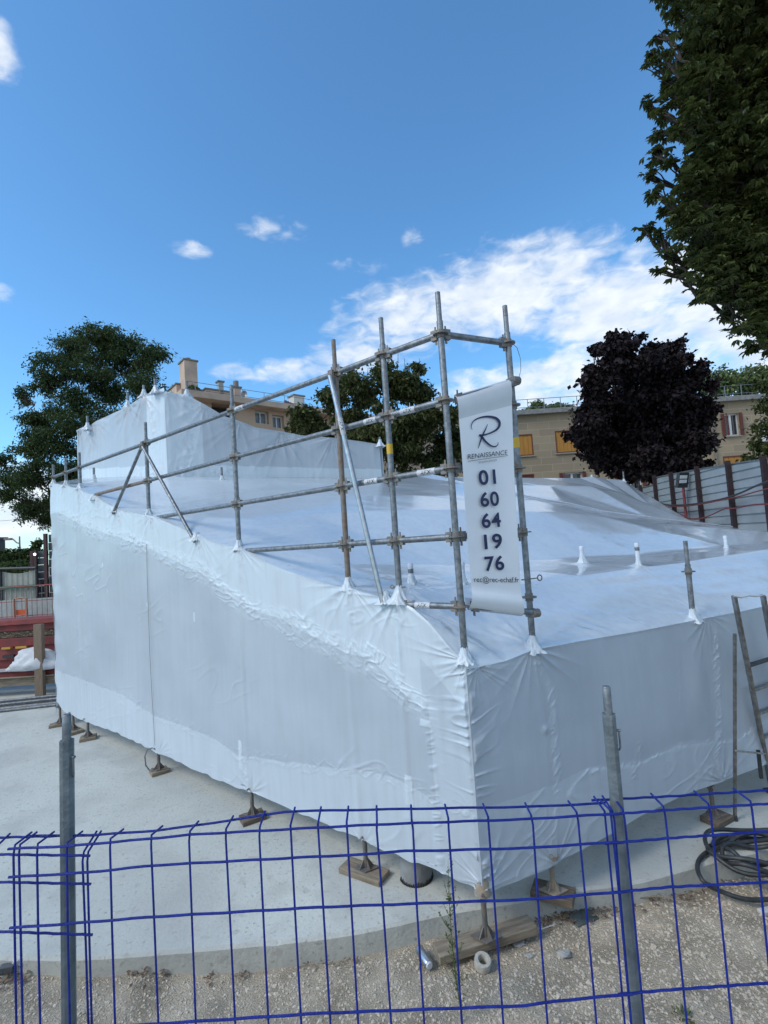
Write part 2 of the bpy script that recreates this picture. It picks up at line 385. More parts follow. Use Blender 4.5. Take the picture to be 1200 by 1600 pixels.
WRAP = thing('plastic_wrap', 'white shrink-wrap sheeting pulled tight over the low front scaffold, with wrinkled welded seams', 'plastic sheeting', (C0.x, C0.y, .3))
def seamdist(U, Z, pts):
    """distance to a polyline in (u,z)"""
    D = np.full(U.shape, 9.0); T = np.zeros(U.shape); acc = 0
    for (a, b) in zip(pts[:-1], pts[1:]):
        dx, dz = b[0]-a[0], b[1]-a[1]; l = math.hypot(dx, dz)
        t = np.clip(((U-a[0])*dx+(Z-a[1])*dz)/l**2, 0, 1)
        d = np.hypot(U-a[0]-t*dx, Z-a[1]-t*dz); m = d < D
        sgn = np.sign((U-a[0])*dz-(Z-a[1])*dx)
        D = np.where(m, d, D); T = np.where(m, acc+t*l, T); acc += l
    return D, T
def crumple(U, Z, amt, sc=1, seed=0):
    w = vn(U*6*sc, Z*6*sc, seed+7)*.6
    a = ridged(U*17*sc+w*2, Z*9*sc+w, seed); b = ridged(U*11*sc-Z*13*sc+w, Z*22*sc+U*9*sc, seed+3)
    return amt*(.65*np.clip(a, -.2, 1)+.5*np.clip(b, -.2, 1)-.3)
def crease(x, y, k=3.2, seed=0):
    # thin sharp fold lines where a warped noise changes sign
    w = .5*vn(x*.6+3, y*.6, seed+5)
    return np.clip(1-k*np.abs(vn(x+w, y-w, seed)), 0, 1)**1.3
def tape(T, Q, amt, sc=1, seed=0):
    x = T*.94+Q*.34; y = Q*.94-T*.34
    a = crease(x*9*sc, y*21*sc, 2.6, seed); b = crease(y*11*sc+x*5*sc, x*19*sc-y*3*sc, 3.2, seed+2); d = crease(x*24*sc, y*30*sc+x*9*sc, 2.6, seed+8)
    g = np.clip(vn(T*5*sc, Q*7*sc, seed+4)*1.4+.65, .12, 1.1); h = np.clip(vn(T*4*sc+9, Q*6*sc, seed+6)*1.4+.5, .05, 1)
    return amt*(.85*a*g+.75*b*h+.3*d)
def tension(U, Z, u0, z0, rad, amt, k, seed=0, power=1.0):
    du, dz = U-u0, Z-z0; r = np.hypot(du, dz)+1e-4; th = np.arctan2(dz, du)
    ph = th*k+2.2*vn(th*3+5, r*0+1, seed)
    env = np.exp(-(r/rad)**1.3)*np.clip(r/.03, 0, 1)
    return amt*env*(1-2*np.abs(np.sin(ph))**.7*1.0)*(.6+.5*vn(th*2, r*4, seed+2))

def grid_mesh(name, Pg, attrs, parent, m=FILM):
    n, k = Pg.shape[:2]; i = np.arange(n*k).reshape(n, k)
    Fq = np.stack([i[:-1, :-1], i[1:, :-1], i[1:, 1:], i[:-1, 1:]], -1).reshape(-1, 4)
    return npmesh(name, Pg.reshape(-1, 3), Fq, m, parent, attrs={a: b.ravel() for a, b in attrs.items()})

def left_wall():
    nu, nv = 900, 300
    u = sC+(SE-sC)*(np.linspace(0, 1, nu)**1.35)
    top = interp_s(u, eLs, eLz); bot = interp_s(u, bLs, bLz)
    v = np.linspace(0, 1, nv)
    U = np.repeat(u[:, None], nv, 1); Z = bot[:, None]+(top-bot)[:, None]*v[None]
    D = .014*fbm(U*.9, Z*.8, 1)+.0018*fbm(U*5, Z*1.1, 4)
    # internal tubes press faintly through the sheet
    for pu in (0, .55, 1.09, 2.62, 4.6, 6.9): D += .010*np.exp(-((U-pu)/.035)**2)*(.4+.6*np.clip(vn(Z*1.3, U*0+pu, 3)+.5, 0, 1))
    seam_px = [(92, 800), (130, 822), (180, 838), (215, 850), (265, 872), (310, 892), (350, 925), (395, 955), (440, 968), (490, 995), (540, 1020), (575, 1028), (600, 1050), (640, 1090), (664, 1108)]
    seam2_px = [(664, 1100), (672, 1150), (678, 1210), (685, 1290), (690, 1360)]
    low_px = [(95, 1050), (130, 1062), (190, 1085), (245, 1120), (290, 1135), (335, 1155), (370, 1180), (450, 1192), (560, 1202), (620, 1215), (680, 1250), (742, 1270)]
    def uz(pp): q = [onL(a, b, OFF) for a, b in pp]; return [(sL(w), w.z) for w in q]
    s1, s2, s3 = uz(seam_px), uz(seam2_px), uz(low_px)
    d1, t1 = seamdist(U, Z, s1); wob = .035*fbm(U*4, Z*4, 8)
    zq = np.interp(U, [a[0] for a in s1][::-1], [a[1] for a in s1][::-1])
    w1 = .115+.055*vn(t1*2.2, t1*0, 2)
    e1 = 1/(1+np.exp((d1+wob-w1)/.014)); D += e1*tape(t1+.3*wob, Z-zq, .0095, 1.0, 1)

    d2, t2 = seamdist(U, Z, s2); e2 = 1/(1+np.exp((d2+.012*vn(Z*9, U*9, 4)-.034)/.006)); D += e2*(.002+.007*crease(U*5, Z*26+U*9, 2.6, 4))
    d3, t3 = seamdist(U, Z, s3); e3 = 1/(1+np.exp((d3+wob*.8-.05-.03*vn(t3*3, t3*0, 3))/.012)); D += e3*tape(t3, Z-np.interp(U, [a[0] for a in s3][::-1], [a[1] for a in s3][::-1]), .0055, 1.0, 6)
    # sheet layers: above the main seam and below the low seam the film is doubled
    zs1 = np.interp(U, [a[0] for a in s1][::-1], [a[1] for a in s1][::-1]); zs3 = np.interp(U, [a[0] for a in s3][::-1], [a[1] for a in s3][::-1])
    up = (Z > zs1+wob*.4) | (U < s2[2][0]-.0*Z)&(U < np.interp(Z, [a[1] for a in s2][::-1], [a[0] for a in s2][::-1]))*(Z < s2[0][1]+.1)
    low = (Z < zs3+wob*.5)
    lay = np.where(up & (U < s2[0][0]+.02) & (Z < np.interp(U, eLs, eLz)-.35), .5, np.where(up, .85, np.where(low, .62, .16))); lay = np.clip(lay+.25*e1+.1*fbm(U*2, Z*2, 3), 0, 1)
    # patches of tape
    for (px, py, w, h) in ((303, 965, .025, .11), (160, 885, .02, .08), (168, 925, .02, .06), (640, 1235, .07, .22), (375, 1180, .05, .3), (665, 1130, .10, .05), (230, 945, .03, .06)):
        q = onL(px, py, OFF); uu = sL(q); m = (np.abs(U-uu) < w/2+.006*vn(Z*30, U*0, 2)) & (np.abs(Z-q.z) < h/2)
        lay = np.where(m, 1, lay); D += m*.003
    D += crumple(U, Z, .008, 1.2, 11)*np.exp(-((U-sL(onL(383, 1200, OFF)))/.06)**2)*np.exp(-((Z-Zat(onL(383, 1200, OFF), 1205))/.16)**2)
    # tension folds from every pole that pushes through the eave
    anchors = [(sL(onL(a, b, OFF)), onL(a, b, OFF).z, r_, am, k) for a, b, r_, am, k in ((727, 1037, .22, .013, 9), (620, 938, .30, .018, 8), (546, 918, .24, .013, 7), (374, 857, .24, .010, 7), (310, 836, .24, .011, 7), (237, 806, .28, .011, 8), (183, 794, .30, .012, 8), (152, 777, .25, .01, 7), (122, 763, .30, .010, 8), (100, 757, .3, .01, 8))]
    for j, a in enumerate(anchors): D += tension(U, Z, a[0], a[1]+.02, a[2], a[3], a[4], j)
    for j, a in enumerate(anchors): D += .011*np.exp(-((U-a[0]+.03*vn(Z*6, U*0, j))/.055)**2)*np.exp(-np.clip(a[1]-Z, 0, 9)/.22)*crease(U*22, Z*13, 2.4, 60+j)
    # broken creases scattered over the upper sheet
    D += .004*crease(U*3.1, Z*7+U*2, 5, 77)*np.clip(vn(U*1.3, Z*1.9, 78)*2-.3, 0, 1)
    # vertical flutes under the eave poles
    for a in anchors: D += .009*np.exp(-((U-a[0])/.03)**2)*np.exp(-np.clip(a[1]-Z, 0, 9)/.35)*(.7+.6*vn(U*50, Z*14, 3))
    for j, (px, py) in enumerate(((757, 1385), (568, 1318), (392, 1238), (248, 1178))):
        q = onL(px, py, OFF); D += tension(U, Z, sL(q), q.z, .20, .010, 7, j+20)
    # corner crinkles
    uc = U-sC; D += np.exp(-(uc/.13)**1.4)*np.clip(uc/.02, 0, 1)*.020*crease(U*4+vn(Z*4, U*0, 3), Z*15+U*7*vn(Z*1.5, U*0, 13), 2.6, 9)*np.clip(vn(Z*2.6, U*0, 12)*1.6+.55, .1, 1)
    # far end edge billow
    D += np.exp(-(SE-U)/.25)*.03*vn(Z*5, U*4, 14)
    fade = np.clip(uc/.02, 0, 1)*np.clip((top[:, None]-Z)/.02, 0, 1)
    D = D*fade
    rag = .012*vn(U*9, U*0, 5)*(v[None] < .02)
    P = np.zeros((nu, nv, 3)); base = C0+oL*OFF
    for c in range(3): P[..., c] = base[c]+U*nL[c]+oL[c]*D
    P[..., 2] = Z+rag
    grid_mesh('side_sheet', P, {'layers': lay}, WRAP)['label'] = 'long left sheet with a crumpled weld seam running down towards the corner'
left_wall()

def right_wall():
    nu, nv = 520, 260
    u = tC+(TE-tC)*(np.linspace(0, 1, nu)**1.2)
    top = interp_s(u, eRs, eRz); bot = interp_s(u, bRs, bRz); v = np.linspace(0, 1, nv)
    U = np.repeat(u[:, None], nv, 1); Z = bot[:, None]+(top-bot)[:, None]*v[None]
    D = .012*fbm(U*1.0, Z*.9, 21)+.003*fbm(U*4, Z*1.3, 24)
    uz = lambda pp: [(tR(onR(a, b, OFF)), onR(a, b, OFF).z) for a, b in pp]
    def seam(pp, w, amt, sc, seed, wf=.02):
        nonlocal D
        d, t = seamdist(U, Z, uz(pp)); e = 1/(1+np.exp((d+wf*fbm(U*5, Z*5, seed)-w)/.008)); D = D+e*tape(Z*.7+U*.7, U-Z, amt*.9, sc*.9, seed)
        return e
    sA = seam([(835, 1025), (862, 1080), (866, 1150), (873, 1215), (860, 1340)], .035, .008, 1.1, 31)
    sB = seam([(888, 1240), (915, 1205), (990, 1195), (1010, 1190), (1060, 1165), (1110, 1160), (1150, 1158), (1197, 1125), (1240, 1110)], .018, .010, 1.2, 33)
    sC_ = seam([(1118, 985), (1122, 1060), (1125, 1110), (1122, 1180), (1130, 1218)], .035, .010, 1.2, 35)
    sD = seam([(1062, 1000), (1064, 1100)], .008, .004, 2, 37, .0)
    sE = seam([(1000, 1165), (990, 1215)], .03, .008, 1.3, 39)
    low = uz([(865, 1225), (915, 1200), (990, 1195), (1060, 1165), (1110, 1160), (1150, 1158), (1197, 1125), (1240, 1110)])
    zl = np.interp(U, [a[0] for a in low], [a[1] for a in low])
    lay = np.where(Z < zl, .42, .06)+.4*sB+.2*sC_+.2*sA+.08*fbm(U*2, Z*2, 43)
    D += .0045*crease(U*4.5, Z*9-U*3, 4, 91)*(Z < zl)*np.clip(vn(U*3, Z*3, 92)*2+.3, 0, 1)
    edge = np.interp(Z, [.2, 2.2], [tR(onR(860, 1340, OFF)), tR(onR(850, 1040, OFF))])
    lay = np.where(U < edge, lay+.12, lay)
    for j, (px, py, r_, am, k) in enumerate(((745, 1046, .2, .012, 9), (832, 1016, .26, .014, 9), (1107, 965, .24, .010, 8))):
        q = onR(px, py, OFF); D += tension(U, Z, tR(q), q.z+.02, r_, am, k, 40+j)
    for j, (px, py) in enumerate(((757, 1390), (870, 1350), (1130, 1221))):
        q = onR(px, py, OFF); D += tension(U, Z, tR(q), q.z, .24, .013, 8, 50+j)
    q = onR(852, 1140, OFF); D += .012*np.exp(-((U-tR(q))**2+(Z-q.z)**2)/.0008)
    q = onR(1090, 1075, OFF); D += .02*np.exp(-((U-tR(q))/.12)**2-((Z-q.z)/.3)**2)
    uc = U-tC; D += np.exp(-(uc/.13)**1.4)*np.clip(uc/.02, 0, 1)*.020*crease(U*4+vn(Z*4, U*0, 43), Z*15-U*7*vn(Z*1.5, U*0, 53), 2.6, 49)*np.clip(vn(Z*2.6, U*0, 12)*1.6+.55, .1, 1)
    hi = np.exp(-(top[:, None]-Z)/.1); D += hi*.004*ridged(U*14+Z*6, Z*2, 57)
    fade = np.clip(uc/.02, 0, 1)*np.clip((top[:, None]-Z)/.02, 0, 1); D = D*fade
    P = np.zeros((nu, nv, 3)); base = C0+oR*OFF
    for c in range(3): P[..., c] = base[c]+U*dR[c]+oR[c]*D
    P[..., 2] = Z
    grid_mesh('front_sheet', P, {'layers': np.clip(lay, 0, 1)}, WRAP)
right_wall()

# upper block plan
UC = PY(262, 745, 8.6); UL = PY(122, 748, 10.5); UR = PY(597, 748, 10.6); UC.z = UL.z = UR.z = 0
dU = (UR-UC).normalized()
def rowp(px, py, s): return Ppl(px, py, C0+nL*s, dR)
def roof():
    pts = []  # 3D control points
    cons = []
    def add(p): pts.append(Vector(p)); return len(pts)-1
    def chain(ids): cons.extend(zip(ids[:-1], ids[1:]))
    # left eave
    le = [add(CC+nL*(s-sC)+Vector((0, 0, z))) for s, z in zip(eLs, eLz) if s <= SE]
    re = [le[0]]+[add(CC+dR*(t-tC)+Vector((0, 0, z))) for t, z in list(zip(eRs, eRz))[1:] if t < TE]
    zE = float(np.interp(TE, eRs, eRz)); re.append(add(CC+dR*(TE-tC)+Vector((0, 0, zE))))
    # crease A near the front: stands on the second row of poles
    rA = [add(rowp(x, y, .95)) for x, y in ((645, 920), (735, 918), (828, 912), (905, 899), (995, 886), (1065, 879), (1200, 857))]
    e1 = add(rowp(1330, 838, .95)); rA.append(e1); chain(rA)
    rB = [add(rowp(x, y, 1.9)) for x, y in ((520, 880), (700, 884), (912, 872), (1000, 868), (1135, 855), (1300, 838))]; chain(rB)
    # thin fold
    rC = [add(rowp(x, y, 3.4)) for x, y in ((400, 812), (480, 803), (600, 798), (720, 797), (850, 799), (940, 806), (1040, 818), (1150, 829), (1300, 842))]; chain(rC)
    rD = [add(rowp(x, y, 4.5)) for x, y in ((560, 775), (700, 774), (820, 778), (883, 787), (940, 800), (1013, 809), (1093, 819), (1200, 830), (1330, 845))]; chain(rD)
    rE = [add(rowp(x, y, 6.0)) for x, y in ((430, 757), (600, 757), (740, 757), (860, 759), (925, 759), (968, 769), (1000, 788), (1035, 806), (1095, 824), (1200, 838), (1330, 848))]; chain(rE)
    # rear line
    bY = lambda px, py: Ppl(px, py, UC, dU)
    re2 = [add(bY(x, y)) for x, y in ((262, 744), (345, 745), (430, 746), (520, 747), (597, 747), (650, 745), (675, 741), (700, 745), (845, 747), (905, 747), (925, 744), (945, 748), (972, 750), (982, 756), (1000, 772), (1022, 792), (1050, 812), (1095, 829), (1200, 845))]
    chain(re2)
    ul = add(PY(122, 748, 10.5)); mid = add((UC*.5+UL*.5)+Vector((0, 0, Zat(UC*.5+UL*.5, 745))))
    chain([re2[0], mid, ul])
    bl = add((-7.15, 10.95, PY(122, 748, 10.5).z)); 
    boundary = le+[bl, ul, mid]+re2
    # close on the right: rear end to the front right end
    last = re2[-1]
    rb = [re2[-1], rE[-1], rD[-1], rC[-1], rB[-1], rA[-1], re[-1]]
    loop = le+[bl, ul, mid]+re2+rb[1:]+re[::-1][1:-1]
    c2 = [Vector((p.x, p.y)) for p in pts]
    ed = list(zip(loop, loop[1:]+loop[:1]))
    vo, eo, fo, ov, oe, of_ = delaunay_2d_cdt(c2, cons+ed, [], 1, 1e-5)
    zz = []
    for k, w in enumerate(ov):
        zz.append(pts[w[0]].z if w else None)
    for k in range(len(zz)):
        if zz[k] is None:
            d = sorted((((vo[k]-c).length, p.z) for c, p in zip(c2, pts)))[:3]; sw = sum(1/(a+1e-6) for a, _ in d); zz[k] = sum(z/(a+1e-6) for a, z in d)/sw
    bm = bmesh.new(); vs = [bm.verts.new((a.x, a.y, z)) for a, z in zip(vo, zz)]
    for f in fo:
        try: bm.faces.new([vs[i] for i in f])
        except ValueError: pass
    # evenly split long edges until the sheet is fine
    for target in (1.2, .6, .3, .15, .085):
        for it in range(2):
            es = [e for e in bm.edges if e.calc_length() > target*(1 if (e.verts[0].co.y < 7) else 1.5)]
            if not es: break
            bmesh.ops.subdivide_edges(bm, edges=es, cuts=1)
            bmesh.ops.triangulate(bm, faces=[f for f in bm.faces if len(f.verts) > 3])
        bm.edges.ensure_lookup_table()
        inner = [v_ for v_ in bm.verts if not v_.is_boundary]
        if target in (.6, .15):
            bmesh.ops.smooth_vert(bm, verts=inner, factor=.12, use_axis_x=False, use_axis_y=False, use_axis_z=True)
    near = [e for e in bm.edges if (e.verts[0].co.xy-C0.xy).dot(Vector((-.3, 1)).normalized()) < 1.6 and e.calc_length() > .045]
    bmesh.ops.subdivide_edges(bm, edges=near, cuts=1); bmesh.ops.triangulate(bm, faces=[f for f in bm.faces if len(f.verts) > 3])
    bm.verts.ensure_lookup_table()
    co = np.array([v_.co for v_ in bm.verts]); bd = np.array([v_.is_boundary for v_ in bm.verts])
    X, Y, Z = co.T; s = (X-C0.x)*nL.x+(Y-C0.y)*nL.y; s2, t2 = None, None
    det = nL.x*dR.y-nL.y*dR.x; s2 = ((X-C0.x)*dR.y-(Y-C0.y)*dR.x)/det; t2 = (nL.x*(Y-C0.y)-nL.y*(X-C0.x))/det
    D = .006*fbm(X*.8, Y*.8, 61)+.002*fbm(s2*1.3, t2*4, 63)+.0035*crease(s2*1.1+t2*.25, t2*.5-s2*.2, 3, 64)
    # bright taut folds
    D += .012*ridged(s2*4.2+.8*vn(t2*.6, s2*.4, 5), t2*.3, 66)*np.exp(-s2/1.0)*.5
    # fluting along the front eave
    fl = np.exp(-np.clip(s2, 0, 9)/.22); D += fl*.020*crease(t2*11+s2*4, s2*1.2, 1.6, 68)*np.clip(s2/.03, 0, 1)*np.clip(vn(t2*1.5, s2*0, 18)*1.5+.7, .1, 1)
    fl = np.exp(-np.clip(t2, 0, 9)/.30); D += fl*.010*ridged(s2*6+t2*2.5, t2*1.0, 69)*np.clip(t2/.05, 0, 1)
    anchors = [(POL[k][0], POL[k][1], .30, .016) for k in ('p687', 'p597', 'p521', 'p365', 'p233', 'p123')]+[(1.07, 3.876, .34, .018), (2.946, 4.77, .3, .014)]
    for px, py, s_ in ((643, 910, 1.1), (724, 912, 1.05), (910, 875, 1.5), (998, 884, 1.0), (1135, 858, 1.6)):
        q = rowp(px, py, s_); anchors.append((q.x, q.y, .16, .016))
    for j, (a, b, r_, am) in enumerate(anchors):
        D += tension(X, Y, a, b, r_, am, 8, 70+j); D += .05*np.exp(-np.hypot(X-a, Y-b)/.06)*(1 if j > 7 else 0)
    D = D*np.where(bd, 0, 1)
    co[:, 2] += D
    for v_, c in zip(bm.verts, co): v_.co = c
    me = bpy.data.meshes.new('roof_sheet'); bm.to_mesh(me); bm.free()
    me.materials.append(FILMR); me.polygons.foreach_set('use_smooth', [True]*len(me.polygons))
    at = me.attributes.new('layers', 'FLOAT', 'POINT')
    lay = np.clip(.85+.2*(s2 < .9)*np.clip(1-s2/.9, 0, 1)+.25*fbm(X*1.2, Y*1.2, 81), 0, 1); at.data.foreach_set('value', lay.astype(np.float32))
    # make normals point up
    if np.mean([p.normal.z for p in me.polygons]) < 0: me.flip_normals()
    o = bpy.data.objects.new('roof_sheet', me); COL.objects.link(o); attach(o, WRAP)
    return pts, re2, le, (last, re[-1])
rp, re2, lee, ends = roof()
# hidden far sides of the lower enclosure
mb = MB()
def vwall(p, q, zb=.35): mb.quad((p.x, p.y, zb), (q.x, q.y, zb), tuple(q), tuple(p))
P_end = CC+nL*(SE-sC); P_end.z = float(np.interp(SE, eLs, eLz)); bl = Vector((-7.15, 10.95, PY(122, 748, 10.5).z))
for a, b in zip(re2[4:-1], re2[5:]): vwall(rp[a], rp[b])
vwall(rp[ends[0]], rp[ends[1]])
mb.build('back_sheet', FILM, WRAP)
mb = MB(); vwall(P_end, bl); vwall(bl, Vector((UL.x-.3, UL.y+.8, bl.z))); mb.build('end_sheet', FILM, WRAP)
# thin white tube added to imitate the bright ridge line of the roof fold
mb = MB(); P = []
for x, y in ((815, 775), (850, 782), (883, 787), (915, 794), (940, 800), (975, 805), (1013, 809), (1050, 814), (1093, 819), (1150, 825), (1215, 832)):
    q = rowp(x, y, 4.5); P.append(q+Vector((0, 0, .022)))
mb.tube(P, .014, 8); mb.build('bright_fold_line', WHITEP, WRAP, smooth=True)

mb = MB(); mb.tube([onL(x, y, OFF+.016) for x, y in ((229, 850), (230, 900), (232, 960), (234, 1020), (237, 1080), (240, 1130), (242, 1165))], .0022, 6); mb.build('draw_line', GALVD, WRAP)
# crumpled collars round the poles where they pass through
def collar(p, h=.09, r0=.0265, r1=.065, seed=0, name='collar', parent=WRAP, lean=None):
    n, k = 40, 9; V = []
    for i in range(k):
        f = i/(k-1); r = r0+(r1-r0)*(1-f)**1.8; z = p.z+h*f-.03*(1-f)
        for j in range(n):
            a = 2*math.pi*j/n; w = 1+(.20*math.sin(a*5+seed*1.7+f*3)+.14*math.sin(a*11+seed+6*f)+.16*random.uniform(-1, 1))*(1-f)**.6
            V.append((p.x+r*w*math.cos(a), p.y+r*w*math.sin(a), z+.008*random.uniform(-1, 1)))
    i = np.arange(n*k).reshape(k, n); i2 = np.roll(i, -1, 1)
    Fq = np.stack([i[:-1], i2[:-1], i2[1:], i[1:]], -1).reshape(-1, 4)
    return npmesh(name, np.array(V), Fq, FILM, parent, attrs={'layers': np.full(n*k, .95)})

# ---- upper wrapped block
UW = thing('plastic_wrap', 'tall rear box wrapped in white plastic rising above the low wrapped roof, at upper left', 'plastic sheeting', (UC.x, UC.y, 4.2))
def upper():
    def wall(A, B, top_px, base_z, nu, nv, seed, name, dens=1):
        d = (B-A); L_ = d.length; d.normalize(); o = Vector((d.y, -d.x, 0)); o = o if o.y < 0 else -o
        P0 = [Ppl(x, y, A, d) for x, y in top_px]; ts = np.array([(p-A).dot(d) for p in P0]); zs = np.array([p.z for p in P0]); q = np.argsort(ts); ts = ts[q]; zs = zs[q]
        u = np.linspace(0, L_, nu); top = np.interp(u, ts, zs); v = np.linspace(0, 1, nv); bz = np.interp(u, [0, L_], base_z)
        U = np.repeat(u[:, None], nv, 1); Z = bz[:, None]+(top-bz)[:, None]*v[None]
        D = .02*fbm(U*.8, Z*.8, seed)
        for j, (t0, z0) in enumerate(zip(ts[1:-1:2], zs[1:-1:2])): D += tension(U, Z, t0, z0, .55, .03, 7, seed+j)
        fade = np.clip(U/.05, 0, 1)*np.clip((top[:, None]-Z)/.03, 0, 1)
        cz = crumple(U, Z, .02, .6, seed+3)*(np.exp(-((U-.35)/.16)**2)+np.exp(-((Z-bz[:, None]-.12)/.12)**2)*(U < 1.2))
        D = (D+cz)*fade
        D += .02*ridged(U*4, Z*.5, seed+9)*np.exp(-(top[:, None]-Z)/.35)*fade
        lay = np.clip(.75*((U < .6) | (Z < bz[:, None]+.25)) + .15+.2*fbm(U, Z, seed), 0, 1)
        P = np.zeros((nu, nv, 3))
        for c in range(3): P[..., c] = A[c]+U*d[c]+o[c]*D
        P[..., 2] = Z
        grid_mesh(name, P, {'layers': lay}, UW)
        return [(Vector((A.x, A.y, 0))+d*t+Vector((0, 0, z))) for t, z in zip(ts, zs)]
    tl = wall(UC, UL, [(243, 611), (225, 617), (210, 628), (200, 634), (185, 642), (150, 658), (137, 667), (128, 668), (122, 671)], (Zat(UC, 748), Zat(UL, 752)), 160, 60, 101, 'left_sheet')
    tr = wall(UC, UR, [(243, 611), (262, 612), (292, 617), (320, 632), (350, 650), (375, 658), (400, 668), (440, 674), (470, 680), (520, 684), (560, 689), (597, 695)], (Zat(UC, 748), Zat(UR, 751)), 240, 60, 111, 'right_sheet')
    # top and back
    mb = MB(); back = Vector((-.9, 2.4, 0))
    for ln in (tl, tr):
        for a, b in zip(ln[:-1], ln[1:]): mb.quad(a, b, b+back, a+back)
    e = tr[-1]; mb.quad((e.x, e.y, 4), (e.x+back.x, e.y+back.y, 4), tuple(e+back), tuple(e))
    e = tl[-1]; mb.quad((e.x, e.y, 4), (e.x+back.x, e.y+back.y, 4), tuple(e+back), tuple(e))
    mb.build('top_sheet', FILM, UW)
    # tips that poke up
    for k, (x, y0, y1, Y_) in enumerate(((137, 650, 668, 10.1), (200, 614, 634, 9.5), (225, 602, 617, 9.1), (243, 592, 611, 8.7), (292, 596, 617, 9.0), (594, 683, 694, 10.6))):
        p = PY(x, y1, Y_); t = PY(x, y0, Y_); t.x = p.x; t.y = p.y
        m = MB(); m.tube([p-Vector((0, 0, .03)), Vector((p.x, p.y, t.z))], .024, 10); m.build('pole_tip', GALV, UW, smooth=True)
        collar(Vector((p.x, p.y, p.z-.03)), .13, .03, .10, k, parent=UW)
    return tl, tr
upper()

# ================================================================== SCAFFOLD
SC = thing('scaffold', 'galvanised tube scaffold frame rising out of the white wrap, with ledgers, braces and rosettes', 'scaffold', (C0.x, C0.y, 0))
RT = .02415
TOPZ = {'p83': 726, 'p102': 716, 'p123': 707, 'p233': 660, 'p365': 602, 'p521': 531, 'p597': 497, 'p687': 457}
FOOT = {'p83': .19, 'p123': .19, 'p102': .19, 'p233': .19, 'p365': .19, 'p521': .19, 'p687': .10}
LEV = (4.37, 3.87, 3.37, 2.87, 2.37)
def rosette(p, parent, ang=0):
    m = MB(); m.tube([p-Vector((0, 0, .0055)), p+Vector((0, 0, .0055))], .060, 20)
    o = m.build('rosette', GALVD, parent); return o
def standard(x, y, zb, zt, mm=GALV, eave=None, rod=True, levels=LEV, band=None):
    m = MB(); m.tube([(x, y, zb), (x, y, zt-.22)], RT, 16)
    m.tube([(x, y, zt-.23), (x, y, zt)], RT*.80, 14)
    m.cur = 1; m.tube([(x, y, zt-.09), (x, y, zt-.085)], RT*.84, 12)
    if band: m.cur = 2; m.tube([(x, y, band-.04), (x, y, band+.04)], RT+.0012, 16)
    o = m.build('standard', [mm, GALVD, YELLOW], SC, smooth=True)
    for z in levels:
        if eave is None or z > eave+.0: rosette2(Vector((x, y, z)), o)
    return o
def rosette2(p, parent):
    m = MB(); m.tube([p-Vector((0, 0, .005)), p+Vector((0, 0, .005))], .058, 18)
    m.tube([p-Vector((0, 0, .03)), p+Vector((0, 0, .03))], .030, 14)
    o = m.build('rosette', GALVD, None); o.parent = parent; o.matrix_parent_inverse = Matrix.Translation(-Vector(SC.location))
    o.matrix_parent_inverse = Matrix.Identity(4)
    return o
def spike_top(k): return Zat(POL[k], TOPZ[k])
EAVE = {'p83': 4.1, 'p102': 4.0, 'p123': 3.95, 'p233': 3.35, 'p365': 2.80, 'p521': 2.45, 'p597': 2.4, 'p687': 1.96}
STD = {}
for k, (x, y) in POL.items():
    zt = spike_top(k); zb = .42 if k not in ('p687',) else .34
    band = {'p597': Zat((x, y), 702), 'p521': None}.get(k)
    STD[k] = standard(x, y, zb, zt, RUSTY if k in ('p521',) else GALV, EAVE[k], band=band)
PR = Vector((1.07, 3.878, 0)); STD['p788'] = standard(PR.x, PR.y, .42, Zat(PR, 478), GALV, 1.9, band=Zat(PR, 692))
PB = Vector((2.80, 4.70, 0)); standard(PB.x, PB.y, .42, Zat(PB, 845), GALV, 1.9, levels=(Zat(PB, 893),))
P3 = Vector((2.85, 4.75, 0))
for k in POL:
    if k in ('p83', 'p102', 'p123', 'p233', 'p365', 'p521', 'p597', 'p687'):
        x, y = POL[k]; zz = float(np.interp(sL(Vector((x, y, 0))), eLs, eLz)); collar(Vector((x, y, zz+.0)), .08 if k != 'p597' else .11, .0265, .07 if k != 'p597' else .10, len(STD)+int(x*7) % 5)
collar(Vector((PR.x, PR.y, float(np.interp(tR(PR), eRs, eRz)))), .10, .027, .085, 3)
collar(Vector((PB.x, PB.y, float(np.interp(tR(PB), eRs, eRz)))), .10, .027, .08, 5)

